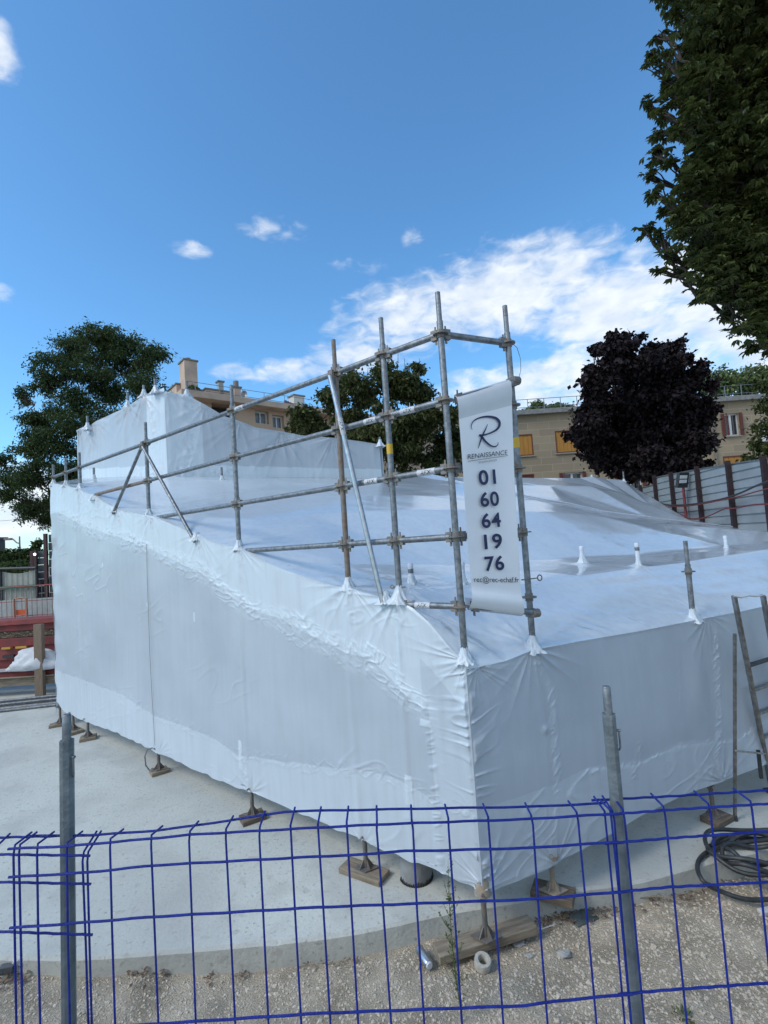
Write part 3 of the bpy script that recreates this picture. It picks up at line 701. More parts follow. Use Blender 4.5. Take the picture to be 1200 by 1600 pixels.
FONTCACHE = {}
def text_mesh(s, offset=0.0, shear=0, space=1.0):
    c = bpy.data.curves.new('t', 'FONT'); c.body = s; c.size = 1; c.offset = offset; c.shear = shear; c.space_character = space; c.resolution_u = 6
    o = bpy.data.objects.new('t', c); COL.objects.link(o); dg = bpy.context.evaluated_depsgraph_get(); dg.update()
    me = bpy.data.meshes.new_from_object(o.evaluated_get(dg)); bpy.data.objects.remove(o)
    V = np.array([v.co[:2] for v in me.vertices]); Fs = [tuple(p.vertices) for p in me.polygons]; bpy.data.meshes.remove(me)
    return V, Fs
def ledger(A, B, mm=GALV, head=(True, True), sticker=None, r=RT, name='ledger'):
    A = Vector(A); B = Vector(B); d = (B-A).normalized(); m = MB()
    a = A+d*.045 if head[0] else A; b = B-d*.045 if head[1] else B
    m.tube([a, b], r, 16); m.cur = 1
    up = Vector((0, 0, 1)); sd_ = d.cross(up).normalized()
    for on, p, s in ((head[0], A, 1), (head[1], B, -1)):
        if on:
            c = p+d*s*.052; m.box(c, (.05, .036, .075), (d, sd_, up), 1)
            m.box(c+Vector((0, 0, .0))+d*s*-.008, (.016, .008, .135), (d, sd_, up), .7)
    o = m.build(name, [mm, GALVD], SC, smooth=True)
    if sticker:
        f, ln = sticker[:2]; c = A+(B-A)*f
        toc = (CAM-c); toc = (toc-d*toc.dot(d)).normalized(); w = toc.cross(d).normalized()
        ax = d if pix(c+d)[0] > pix(c)[0] else -d; w = -ax.cross(toc) if (-ax.cross(toc)).z > 0 else ax.cross(toc)
        m = MB(); m.tube([c-ax*ln/2, c+ax*ln/2], r+.0010, 16, cap=False); m.cur = 1
        V, Fs = text_mesh('AFIX', .012, .25, 1.0); V = V-V.min(0); sc = ln*.62/V[:, 0].max(); hy = V[:, 1].max()
        i0 = len(m.v)
        for vx, vy in V:
            xx = (vx*sc)-ln*.31; yy = (vy-hy/2)*min(sc, .026/hy); an = yy/(r)
            m.v.append(tuple(c+ax*xx+(toc*math.cos(an)+w*math.sin(an))*(r+.0022)))
        for f_ in Fs: m.f.append(tuple(i0+j for j in f_)); m.mi.append(1)
        so = m.build('sticker', [STICK, BLACKP], None); so.parent = o; so['label'] = 'white sticker with black AFIX lettering'
    return o
def at_(k, z): return Vector((*POL[k], z))
seq = ['p83', 'p102', 'p123', 'p233', 'p365', 'p521', 'p597', 'p687']
ledger(at_('p83', 4.37), at_('p233', 4.37), head=(False, True))
for a, b, stk in (('p233', 'p365', None), ('p365', 'p521', (.09, .14)), ('p521', 'p597', None), ('p597', 'p687', None)): ledger(at_(a, 4.37), at_(b, 4.37), sticker=stk)
q = onL(150, 777); ledger((q.x, q.y, 3.87), at_('p233', 3.87), RUSTY, head=(False, True))
for a, b, stk in (('p233', 'p365', None), ('p365', 'p521', None), ('p521', 'p597', (.68, .13)), ('p597', 'p687', (.38, .14))): ledger(at_(a, 3.87), at_(b, 3.87), sticker=stk)
for a, b, stk in (('p233', 'p365', None), ('p365', 'p521', None), ('p521', 'p597', (.62, .14)), ('p597', 'p687', (.62, .16))): ledger(at_(a, 3.37), at_(b, 3.37), sticker=stk)
for a, b in (('p365', 'p521'), ('p521', 'p597'), ('p597', 'p687')): ledger(at_(a, 2.87), at_(b, 2.87))
ledger(at_('p597', 2.37), at_('p687', 2.37), sticker=(.40, .14))
pR = lambda z: Vector((PR.x, PR.y, z))
ledger(at_('p687', 4.37), pR(4.37)); ledger(at_('p687', 3.37), pR(3.37)); ledger(at_('p687', 2.87), pR(2.87))
# tubes that carry the banner
BT_R = pR(Zat(PR, 598))+oR*.05; BB_R = pR(Zat(PR, 957))+oR*.05
BT_L = at_('p687', 3.87)+oR*.02+dR*.05; BB_L = at_('p687', 2.37)+oR*.02+dR*.05
ledger(BT_L, BT_R+dR*.03, head=(True, False)); ledger(BB_L, BB_R+dR*.03, head=(True, False))
for c in (BT_R, BB_R):
    m = MB(); c2 = Vector((PR.x, PR.y, c.z)); m.box((c+c2)/2, (.07, .09, .06), (dR, -oR, Vector((0, 0, 1)))); m.tube([c2-Vector((0, 0, .03)), c2+Vector((0, 0, .03))], .034, 12)
    m.tube([c-dR*.03+oR*.0, c+dR*.035], .033, 12); m.tube([(c+c2)/2+dR*.03, (c+c2)/2+dR*.075], .008, 8)
    m.build('coupler', GALVD, SC, bevel=.004)
# diagonal braces
def brace(A, B, mm=GALV, off=.055, flat=True, stk=None):
    A = Vector(A)+oL*off; B = Vector(B)+oL*off
    o = ledger(A, B, mm, head=(False, False), r=.021, name='brace', sticker=stk)
    return o
a = at_('p233', 4.33); q = onL(183, 797); brace(a-dR*0, (q.x, q.y, q.z-.05)); q = onL(311, 839); brace(a, (q.x, q.y, q.z-.05))
a = at_('p521', 4.33); q = onL(606, 930); brace(a, (q.x, q.y, q.z-.05), BRIGHT, .07, stk=(.24, .15))
for k_ in ('p521', 'p233'):
    m = MB(); c = at_(k_, 4.33)+oL*.055; m.tube([c-oL*.035, c+oL*.03], .018, 10); m.box(c, (.05, .03, .11), (nL, oL, Vector((0, 0, 1)))); m.build('brace_head', GALVD, SC, bevel=.003)
# collars at brace feet and ledger stubs
for k, (x, y) in enumerate(((183, 795), (311, 838), (606, 932), (150, 777))):
    q = onL(x, y); collar(q+oL*.03-Vector((0, 0, .02)), .07, .028, .07, k+11)
# pins on the right-hand pole
for z_ in (Zat(PR, 905),):
    m = MB(); c = pR(z_); m.tube([c-dR*.06, c+dR*.10], .005, 8); ring = [c+dR*(.122+.022*math.cos(t*.5236))+Vector((0, 0, .022*math.sin(t*.5236))) for t in range(13)]; m.tube(ring, .005, 8); m.build('locking_pin', GALVD, SC, smooth=True)
m = MB(); c = at_('p597', Zat(POL['p597'], 917)); m.tube([c+nL*.06, c-nL*.06], .006, 8); m.tube([c+nL*(.07+.015*math.cos(t*.5236))+Vector((0, 0, .015*math.sin(t*.5236))) for t in range(13)], .004, 6); m.build('locking_pin', GALVD, SC, smooth=True)
# loose wire at the top of the right-hand pole
m = MB(); c = pR(4.37)+dR*.05; m.tube([c, c+Vector((.03, 0, -.03)), c+Vector((.05, 0, -.12)), c+Vector((.045, 0, -.22)), c+Vector((.015, 0, -.30))], .0025, 6); m.build('tie_wire', GALV, SC, smooth=True)

# base jacks
def jack(x, y, zp, ztop, mm=GALVD, s=.85):
    m = MB(); m.tube([(x, y, zp), (x, y, ztop)], .0175, 12)
    for i in range(int((ztop-zp-.05)/.012)):
        z = zp+.05+i*.012; m.tube([(x, y, z), (x, y, z+.005)], .0195, 10, cap=True)
    m.box((x, y, zp+.004), (.15*s, .15*s, .008), (dR, nL*-1, Vector((0, 0, 1))))
    for a in (0, 1.57, 3.14, 4.71):   # gussets under the spindle
        u = Vector((math.cos(a+.6), math.sin(a+.6), 0)); w = Vector((-u.y, u.x, 0)); i = len(m.v)
        c = Vector((x, y, zp+.008))
        for o_ in (-.003, .003):
            m.v += [tuple(c+w*o_), tuple(c+u*.065+w*o_), tuple(c+u*.018+w*o_+Vector((0, 0, .07))), tuple(c+w*o_+Vector((0, 0, .07)))]
        for f in ((0, 1, 2, 3), (7, 6, 5, 4), (0, 4, 5, 1), (1, 5, 6, 2)): m.f.append(tuple(i+j for j in f)); m.mi.append(0)
    zc = ztop-.04
    m.tube([(x, y, zc-.02), (x, y, zc+.025)], .034, 12); 
    for a in (.3, 2.4, 4.5): m.tube([(x, y, zc), (x+.085*math.cos(a), y+.085*math.sin(a), zc+.012)], .0085, 8)
    return m.build('base_jack', mm, SC, smooth=True)
SAND = mat('plaster_caked_steel', (.42, .33, .23), .9, vscale=25, base2=(.30, .27, .24), bump=.5)
footpos = {}
for k, zp in (('p83', .19), ('p102', .19), ('p123', .19), ('p233', .19), ('p365', .19), ('p521', .19), ('p687', .11)):
    jack(*POL[k], zp, .50 if k != 'p687' else .46)
jack(PR.x, PR.y, .20, .52, SAND); jack(PB.x, PB.y, .19, .50)
m = MB(); m.tube([(C0.x, C0.y, .40), (C0.x, C0.y, .47), (C0.x, C0.y, .56)], [.062, .055, .035], 16); m.build('plaster_lump', SAND, SC, smooth=True)
m = MB(); m.tube([(PR.x, PR.y, .44), (PR.x, PR.y, .47)], [.055, .06], 16); m.build('plaster_lump', SAND, SC, smooth=True)

# wrapped tips of the second row
for k, (x, y0, y1, s_) in enumerate(((643, 880, 910, 1.1), (724, 878, 912, 1.05), (910, 853, 876, 1.5), (998, 848, 885, 1.0), (1135, 837, 859, 1.6), (1184, 827, 834, 3.8), (1194, 827, 835, 3.8), (925, 742, 748, 6.9), (147, 728, 748, 7.2), (347, 727, 750, 6.0), (975, 735, 752, 6.9))):
    if k == 9: q = Ppl(x, y1, UC, dU)+Vector((.1, -.35, 0)); q = PY(x, y1, q.y)
    elif k == 8: q = PY(x, y1, 9.2)
    elif k in (7, 10): q = Ppl(x, y1, UC, dU)
    else: q = rowp(x, y1, s_)
    zt = Zat(q, y0); m = MB(); zt = max(zt, q.z+.03)
    grey = k in (8, 9, 10)
    m.tube([(q.x, q.y, q.z-.25), (q.x, q.y, zt-.035)], .024 if not grey else .02, 12)
    if not grey:
        m.cur = 1; m.tube([(q.x, q.y, zt-.04), (q.x, q.y, zt-.015), (q.x, q.y, zt)], [.026, .028, .022], 10)
        if k in (3, 0): m.cur = 2; m.tube([(q.x, q.y, zt-.09), (q.x, q.y, zt-.05)], .026, 10)
    m.build('pole_tip', [WHITEP if not grey else GALV, WHITEP, GALV], SC, smooth=True)
    collar(Vector((q.x, q.y, q.z-.005)), min(.08, (zt-q.z)*.6+.02), .026, .055, k+30)

# ---- timber blocks under the jacks
def block(label, c, ax, size, mm=WOOD, group='timber blocks under the scaffold jacks', name='timber_block'):
    m = MB(); ax = Vector(ax).normalized(); w = Vector((-ax.y, ax.x, 0)); m.box((0, 0, size[2]/2), size, (Vector((1, 0, 0)), Vector((0, 1, 0)), Vector((0, 0, 1))))
    o = m.build(name, mm, None, bevel=.004); o.location = c; o.rotation_euler = (0, 0, math.atan2(ax.y, ax.x))
    tag(o, label, 'timber', group); return o
K = POL
block('short timber block under the farthest left jack of the wrapped scaffold', (K['p83'][0]-.02, K['p83'][1], SLAB_Z), dR, (.28, .16, .045))
block('timber block under the jack just behind the left guard post', (K['p102'][0], K['p102'][1], SLAB_Z), nL, (.34, .2, .045))
block('timber block under the third jack from the far left end', (K['p123'][0], K['p123'][1], SLAB_Z), dR, (.22, .2, .045))
block('square timber block with a looped tie beside its jack', (K['p233'][0], K['p233'][1], SLAB_Z), dR+nL*.2, (.20, .17, .045))
block('broken edged timber block under the middle left jack', (K['p365'][0], K['p365'][1], SLAB_Z), dR+nL*.1, (.24, .18, .045), WOODD)
block('longer timber plank on the slab left of the round concrete pipe', (K['p521'][0]-.02, K['p521'][1]-.0, SLAB_Z), Vector((.85, -.52, 0)), (.40, .17, .045))
block('long pale timber plank lying on gravel under the corner jack', (.51, 3.655, .035), Vector((.96, .27, 0)), (.74, .135, .055), group=None)
block('dark timber block at the slab edge under the plaster caked jack', (PR.x, PR.y+.02, SLAB_Z), Vector((.85, -.45, 0)), (.30, .17, .055), WOODD)
block('timber block under the jack behind the ladder leg', (PB.x+.03, PB.y, SLAB_Z), Vector((.85, .45, 0)), (.24, .17, .05), WOODD)
# looped tie
m = MB(); a = Vector((*K['p233'], 0)); m.tube([a+Vector((-.05, -.04, .47)), a+Vector((-.11, -.06, .46)), a+Vector((-.14, -.07, .38)), a+Vector((-.13, -.07, .27)), a+Vector((-.09, -.06, .20))], .008, 8); m.build('tie_loop', GALV, SC, smooth=True)

# ================================================================== BANNER
def banner():
    A = Vector((BT_L.x, BT_L.y, 0))+oR*.028; d = (Vector((BT_R.x, BT_R.y, 0))-Vector((BT_L.x, BT_L.y, 0))).normalized()
    P = lambda x, y: Ppl(x, y, A, d)
    tl, tr, br, bl = P(714, 622), P(798, 597), P(813, 927), P(737, 921)
    o_ = Vector((d.y, -d.x, 0)); o_ = o_ if o_.y < 0 else -o_
    T = thing('banner', 'tall white advertising banner with blue phone number tied between scaffold tubes', 'banner', (bl.x, bl.y, 2.2))
    # cloth with sleeves: rows of (v, outward offset)
    nu, rows = 26, 60; V = []
    bl2, br2 = P(734, 948), P(819, 958)
    for j in range(rows):
        f = j/(rows-1)
        for i in range(nu):
            g = i/(nu-1)
            if f < .9: h = f/.9; p = (tl*(1-g)+tr*g)*(1-h)+(bl*(1-g)+br*g)*h; off = .006*math.sin(h*6+g*2)-.004*math.sin(g*3.1)
            else: h = (f-.9)/.1; p = (bl*(1-g)+br*g)*(1-h)+(bl2*(1-g)+br2*g)*h; off = .02*math.sin(h*math.pi)
            if f < .09: off += .008*math.sin(f/.09*math.pi)
            V.append(p+o_*off)
    # wrap over the top tube and behind, under the bottom tube and behind
    top = [V[i]-o_*.03+Vector((0, 0, .028)) for i in range(nu)]; top2 = [V[i]-o_*.07-Vector((0, 0, .02)) for i in range(nu)]
    bot = [V[(rows-1)*nu+i]-o_*.03-Vector((0, 0, .026)) for i in range(nu)]; bot2 = [V[(rows-1)*nu+i]-o_*.065+Vector((0, 0, .06)) for i in range(nu)]
    full = top2+top+V+bot+bot2; n = rows+4
    i = np.arange(n*nu).reshape(n, nu); Fq = np.stack([i[:-1, :-1], i[1:, :-1], i[1:, 1:], i[:-1, 1:]], -1).reshape(-1, 4)
    mi = np.repeat([1 if (r < 8) else 0 for r in range(n-1)], nu-1)
    c = npmesh('cloth', np.array([tuple(v) for v in full]), Fq, [BANNER, BANNERH], T, mi=mi)
    # fold-back flap seen at the right edge by the lower coupler
    m = MB(); e0, e1 = br, br2
    m.quad(e0+o_*.004, e1+o_*.004, e1-o_*.05+Vector((0, 0, .03)), e0-o_*.01); m.build('edge_flap', BANNERH, T)
    n_ = o_
    def put(name, V2, Fs, O, ex, ey, mm, lift=.012):
        m = MB(); m.v = [tuple(O+ex*a+ey*b+n_*lift) for a, b in V2]; m.f = list(Fs); m.mi = [0]*len(Fs); return m.build(name, mm, T)
    def put_text(name, s, pl, pr, htpx, mm, offset=0, shear=0, space=1.0, slant=None, lift=.012):
        V2, Fs = text_mesh(s, offset, shear, space); V2 = V2-np.array([V2[:, 0].min(), 0]); w = V2[:, 0].max()
        cap = V2[:, 1].max()
        a, b = P(*pl), P(*pr); ex = (b-a)/w
        up = P(pl[0]-htpx*.085, pl[1]-htpx)-a
        put(name, V2, Fs, a, ex, up/cap, mm, lift)
    for s, x0, x1, yb in (('01', 747.5, 774, 757), ('60', 750, 779, 791), ('64', 752, 782, 824), ('19', 756, 784, 857), ('76', 757, 787, 891)):
        put_text('phone_digits', s, (x0, yb+.8), (x1, yb-1.5), 22.5, NAVY, .022, 0, 1.08)
    put_text('company_name', 'RENAISSANCE', (729.5, 718), (792, 710.5), 7.4, BLACKP, -.002, .12, .96)
    a, b = P(730, 721.5), P(792.5, 712.5); m = MB(); m.quad(a+n_*.012, b+n_*.012, b+n_*.012+Vector((0, 0, .003)), a+n_*.012+Vector((0, 0, .003))); m.build('rule_line', BLACKP, T)
    put_text('small_print', 'ÉCHAFAUDAGES', (747, 724.5), (775, 720.5), 3.6, BLACKP, -.004, 0, 1.1)
    put_text('email_line', 'rec@rec-echaf.fr', (739.5, 909.2), (809.5, 909.8), 8.6, BLACKP, .003, 0, 1.0)
    # R monogram: brush strokes given as (x, y, width) in photo zoom units
    Z = lambda x, y: (680+x/3.636, 580+y/3.636)
    def stroke(pts):
        P2 = [Vector(Z(x, y)) for x, y, w in pts]; ws = [w/3.636 for *_, w in pts]
        # catmull-rom
        Q = []; Wd = []
        for i in range(len(P2)-1):
            p0, p1, p2, p3 = P2[max(i-1, 0)], P2[i], P2[i+1], P2[min(i+2, len(P2)-1)]
            for k in range(8):
                t = k/8; Q.append(.5*((2*p1)+(p2-p0)*t+(2*p0-5*p1+4*p2-p3)*t*t+(-p0+3*p1-3*p2+p3)*t**3)); Wd.append(ws[i]*(1-t)+ws[i+1]*t)
        Q.append(P2[-1]); Wd.append(ws[-1]); Vv = []; Ff = []
        for i, q in enumerate(Q):
            dd = (Q[min(i+1, len(Q)-1)]-Q[max(i-1, 0)]).normalized(); nn = Vector((-dd.y, dd.x))*Wd[i]/2
            for e in (q+nn, q-nn): Vv.append(tuple(P(e.x, e.y)+n_*.012))
        for i in range(len(Q)-1): Ff.append((2*i, 2*i+1, 2*i+3, 2*i+2))
        return Vv, Ff
    m = MB()
    for pts in ([(206, 335, 2), (200, 315, 4), (212, 287, 6), (245, 268, 8), (290, 260, 11), (335, 267, 14), (358, 288, 15), (358, 315, 13), (338, 338, 10), (300, 356, 8), (262, 366, 10), (246, 362, 6)],
                [(293, 302, 2), (282, 330, 6), (266, 362, 9), (252, 400, 8), (240, 440, 2)],
                [(244, 364, 4), (262, 378, 14), (282, 402, 11), (310, 424, 9), (335, 430, 7), (350, 420, 5), (352, 404, 2)]):
        Vv, Ff = stroke(pts); i0 = len(m.v); m.v += Vv; m.f += [tuple(i0+j for j in f) for f in Ff]; m.mi += [0]*len(Ff)
    m.build('monogram', NAVY, T)
banner()

# ================================================================== ROUND PIPE, CAN, TAPE, HOSE, LADDER, DEBRIS
def pipe():
    c = Pz(652, 1384, SLAB_Z); c.y += .11
    m = MB(); n = 40; r = .130
    m.tube([(0, 0, -.05), (0, 0, .012), (0, 0, .30)], [r, r, r], n)
    o = m.build('concrete_pipe', [mat('pipe_concrete', (.30, .31, .31), .8, vscale=5, base2=(.20, .20, .20), bump=.3, bscale=50)], None, smooth=True)
    o.location = (c.x, c.y, SLAB_Z); tag(o, 'round grey column stub standing on the slab under the wrapped corner', 'column')
    m = MB(); rr = []
    for i in range(31):
        a = -2.9+i*.105; w = .02+.02*random.random(); m.tube([(c.x+(r+.003)*math.cos(a), c.y+(r+.003)*math.sin(a), SLAB_Z), (c.x+(r+.002)*math.cos(a+.05), c.y+(r+.002)*math.sin(a+.05), SLAB_Z+w)], [.007, .002], 5)
    e = m.build('torn_joint_strip', mat('black_joint', (.03, .028, .026), .9), None); e.parent = o; e.matrix_parent_inverse = Matrix.Translation(-Vector(o.location))
pipe()
def can():
    a = Pz(660, 1472, .05); b = Pz(673, 1492, .05); a.x -= .03; b.x -= .03; a.y -= .02; b.y -= .02; a.z = b.z = gz(a.x, a.y)+.045
    d = (b-a).normalized(); T = thing('spray_can', 'silver spray can lying on the gravel by the plank', 'can', a); m = MB()
    L_ = .15; m.tube([a-d*.0, a+d*.01, a+d*.015, a+d*L_, a+d*(L_+.006)], [.026, .030, .031, .031, .027], 20); m.build('can_body', BRIGHT, T, smooth=True)
    m = MB(); m.tube([a+d*(L_+.005), a+d*(L_+.016)], [.024, .020], 16); m.build('can_base', WHITEP, T, smooth=True)
can()
def taperoll():
    c = Pz(751, 1490, .04); c.y -= .045; c.z = gz(c.x, c.y)+.016; m = MB(); n = 36; prof = [(.030, 0), (.030, .048), (.033, .052), (.052, .052), (.055, .048), (.055, .0), (.030, 0)]
    for i in range(n):
        a = 2*math.pi*i/n
        for r, z in prof: m.v.append((r*math.cos(a), r*math.sin(a), z))
    k = len(prof)
    for i in range(n):
        for j in range(k-1): m.f.append((i*k+j, ((i+1) % n)*k+j, ((i+1) % n)*k+j+1, i*k+j+1)); m.mi.append(0)
    o = m.build('tape_roll', mat('masking_tape', (.52, .50, .45), .6, vscale=40, base2=(.40, .37, .31)), None, smooth=True); o.location = c; o.rotation_euler = (.25, .1, 0)
    tag(o, 'used roll of white adhesive tape on the gravel beside the tall weed', 'tape')
taperoll()
RUB = mat('black_rubber', (.022, .025, .028), .5, vscale=20, base2=(.045, .048, .05))
def hose():
    m = MB(); P = []; c = Pz(1190, 1365, .1)
    for i in range(260):
        a = 2.6-i*.105; tt = i/260; r = .30+.10*math.sin(i*.031)+.03*math.sin(i*.21)
        P.append(Vector((c.x+.08+r*1.15*math.cos(a)+.05*math.sin(tt*9), c.y+.10+r*.62*math.sin(a)+.04*math.cos(tt*7), .17+.05*tt+.025*math.sin(i*.37))))
    m.tube(P, .017, 9)
    Q = [Pz(1200, 1312, .20), Pz(1150, 1318, .19), Pz(1108, 1330, .17), Pz(1090, 1350, .16), Pz(1098, 1376, .15), Pz(1125, 1392, .06), Pz(1165, 1405, .04), Pz(1205, 1405, .04), Pz(1260, 1400, .04)]
    F_ = []
    for i in range(len(Q)-1):
        p0, p1, p2, p3 = Q[max(i-1, 0)], Q[i], Q[i+1], Q[min(i+2, len(Q)-1)]
        for k in range(6): t = k/6; F_.append(.5*((2*p1)+(p2-p0)*t+(2*p0-5*p1+4*p2-p3)*t*t+(-p0+3*p1-3*p2+p3)*t**3))
    m.tube(F_, .017, 9)
    tag(m.build('hose', RUB, None, smooth=True), 'coil of thick black cable lying over the slab edge below the ladder', 'cable')
hose()
def ladder():
    base = Pz(1149, 1282, SLAB_Z); base.z = SLAB_Z
    T = thing('stepladder', 'aluminium stepladder splashed with paint, standing at the right by the wrapped wall', 'ladder', base)
    AL = mat('ladder_aluminium', (.36, .36, .35), .4, .8, vscale=20, base2=(.22, .20, .18)); Yt = base.y+.1
    def rail(p, q, name, r=.014, sq=(.055, .024)):
        p = Vector(p); q = Vector(q); d = (q-p).normalized(); w = Vector((1, 0, 0)); w = (w-d*w.dot(d)).normalized(); e = d.cross(w); m = MB(); m.box((p+q)/2, (sq[1], sq[0], (q-p).length), (w, e, d)); return m.build(name, AL, T, bevel=.003)
    bl = Pz(1206, 1234, SLAB_Z+.02); br = bl+dR*.44
    tl = onR(1147, 932, .26); tr = onR(1192, 930, .24)
    rail(tl, bl, 'front_rail'); rail(tr, br, 'front_rail')
    lt = onR(1148, 990, .30); rail(lt, (base.x, base.y, SLAB_Z+.03), 'rear_leg', sq=(.022, .024))
    rt = onR(1215, 975, .30); rail(rt, (base.x+.62, base.y+.12, SLAB_Z+.03), 'rear_leg', sq=(.022, .024))
    for y in (1033, 1070, 1107, 1145, 1182):
        f = (Zat(tl*.5+bl*.5, y)-tl.z)/(bl.z-tl.z); f = max(.05, min(.97, (y-932)/(1232-932))); a = tl*(1-f)+bl*f; b = tr*(1-f)+br*f; b.z = a.z
        m = MB(); m.box((a+b)/2, ((b-a).length, .06, .022), ((b-a).normalized(), Vector((0, 1, 0)), Vector((0, 0, 1)))); m.build('rung', AL if y != 1033 else RUB, T, bevel=.003)
    m = MB(); a = tl; b = tr; m.tube([a, a*.75+b*.25+Vector((0, 0, -.012)), a*.5+b*.5+Vector((0, 0, .002)), a*.25+b*.75+Vector((0, 0, -.008)), b], .008, 8); m.build('rope', mat('grey_rope', (.5, .5, .48), .9), T, smooth=True)
    m = MB(); a = onR(1150, 1173, .27); b = onR(1196, 1178, .20); m.tube([a, b], .008, 8); m.build('spreader_bar', AL, T)
    m = MB(); m.tube([(base.x, base.y, SLAB_Z), (base.x, base.y, SLAB_Z+.045)], [.022, .018], 12); m.build('rubber_foot', RUB, T, smooth=True)
    m = MB(); m.box((bl.x, bl.y, SLAB_Z+.012), (.12, .09, .022)); m.build('rubber_foot', RUB, T, bevel=.004)
    m = MB(); a = onR(1182, 1176, .2); b = onR(1192, 1212, .18); m.box((a+b)/2, (.03, .02, (a-b).length)); m.build('hook', RUB, T, bevel=.003)
ladder()
WHITEC = mat('white_scrap', (.55, .56, .56), .8, vscale=20, base2=(.42, .42, .42))
def crumpled(name, c, size, mm, label, cat, seed, group=None):
    rs = np.random.default_rng(seed); bm = bmesh.new(); bmesh.ops.create_icosphere(bm, subdivisions=4, radius=1)
    P = np.array([v.co for v in bm.verts]); nz = 1+.30*vn(P[:, 0]*3+seed, P[:, 1]*3+P[:, 2]*2, seed)+.16*ridged(P[:, 0]*6+P[:, 2]*4, P[:, 1]*6, seed+1)
    P = P*nz[:, None]*np.array(size); P[:, 2] = np.maximum(P[:, 2], -size[2]*.35)
    for v, p in zip(bm.verts, P): v.co = p
    me = bpy.data.meshes.new(name); bm.to_mesh(me); bm.free(); me.materials.append(mm); me.polygons.foreach_set('use_smooth', [True]*len(me.polygons))
    o = bpy.data.objects.new(name, me); COL.objects.link(o); o.location = c; return tag(o, label, cat, group)
q = Pz(38, 1494, .1); crumpled('plastic_scrap', (q.x, q.y-.05, .10), (.045, .03, .035), WHITEC, 'crumpled white scrap by the dry leaves at the left slab edge', 'scrap', 3)
q = Pz(20, 1499, .1); m = MB(); m.box((0, 0, .025), (.085, .05, .05)); o = m.build('rubble_chunk', mat('rubble', (.13, .135, .14), .9, var=.3, bump=.4), None, bevel=.006); o.location = (q.x, q.y-.06, .06); o.rotation_euler = (0, .1, .3); tag(o, 'dark angular chunk of rubble beside the white scrap', 'stone')
q = Pz(3, 1502, .1); crumpled('plastic_scrap', (q.x, q.y-.05, .085), (.05, .03, .022), WHITEC, 'flat white scrap at the far left edge of the gravel', 'scrap', 5)
q = Pz(910, 1425, .03); m = MB(); m.box((0, 0, .008), (.20, .12, .018)); o = m.build('slate_piece', mat('slate', (.10, .125, .12), .7, var=.3, bump=.3), None, bevel=.005); o.location = (q.x, q.y, gz(q.x, q.y)+.006); o.rotation_euler = (.03, .05, .4); tag(o, 'flat dark slate piece on gravel below the slab edge', 'stone')
q = Pz(1197, 1415, .03); m = MB(); m.box((0, 0, .02), (.12, .05, .03)); o = m.build('wood_offcut', WHITEC, None, bevel=.005); o.location = (q.x, q.y, gz(q.x, q.y)+.004); o.rotation_euler = (0, .05, .2); tag(o, 'pale offcut lying on gravel below the black cable', 'offcut')
q = Pz(863, 1447, .02); a = Pz(845, 1452, .03); b = Pz(868, 1444, .03); m = MB(); m.tube([a, b], .004, 6); tag(m.build('plastic_stick', WHITEC), 'thin white stick on gravel at the right end of the plank', 'scrap')
a = Pz(1000, 1403, .02); P = [a, Pz(1030, 1400, .035), Pz(1062, 1408, .03), Pz(1090, 1412, .02)]; m = MB(); m.tube(P, .0045, 6); tag(m.build('twig', WOOD, None, smooth=True), 'long dry twig lying along the gravel right of the fence post', 'twig')
for j, (x, y, sz, lb) in enumerate(((810, 1482, .045, 'pale broken stone just right of the tape roll'), (826, 1500, .03, 'small pale stone right of and below the tape roll'), (806, 1478, .02, 'tiny white stone touching the plank near the tape roll'), (880, 1496, .05, 'largest pale flat stone right of the timber plank'))):
    q = Pz(x, y-12, .01); o = crumpled('stone', (q.x, q.y, gz(q.x, q.y)+.006), (sz, sz*.6, sz*.35), mat('pale_stone', (.42, .42, .40), .9, var=.2), lb, 'stone', 20+j)

def leaf_litter():
    V = []; Fq = []; n = 0
    LT = []
    for (x0, x1, y, cnt) in ((30, 75, 1498, 60), (215, 275, 1496, 45), (330, 345, 1492, 12), (375, 395, 1490, 10), (470, 560, 1482, 26), (830, 1010, 1420, 170), (1010, 1180, 1395, 70)):
        for _ in range(cnt):
            px = random.uniform(x0, x1); q = Pz(px, y, .03); yy = slab_edge(q.x)-abs(random.gauss(0.015, .05))-.015; LT.append((q.x, yy, gz(q.x, yy)+.012+random.random()*.025))
    for (x, y, z) in LT:
        s = random.uniform(.007, .02); a = random.uniform(0, 6.28); u = Vector((math.cos(a), math.sin(a), random.uniform(-.4, .4)))*s; w = Vector((-math.sin(a), math.cos(a), random.uniform(-.5, .5)))*s*.55; c = Vector((x, y, z))
        V += [tuple(c-u), tuple(c+w), tuple(c+u), tuple(c-w)]; Fq.append((n, n+1, n+2, n+3)); n += 4
    m = mat('dry_leaves', (.10, .055, .04), .85, vscale=30, base2=(.22, .17, .12))
    tag(npmesh('leaf_litter', V, np.array(Fq), m, smooth=False), 'dry reddish brown leaves gathered along the foot of the slab', 'leaves', kind='stuff')
leaf_litter()

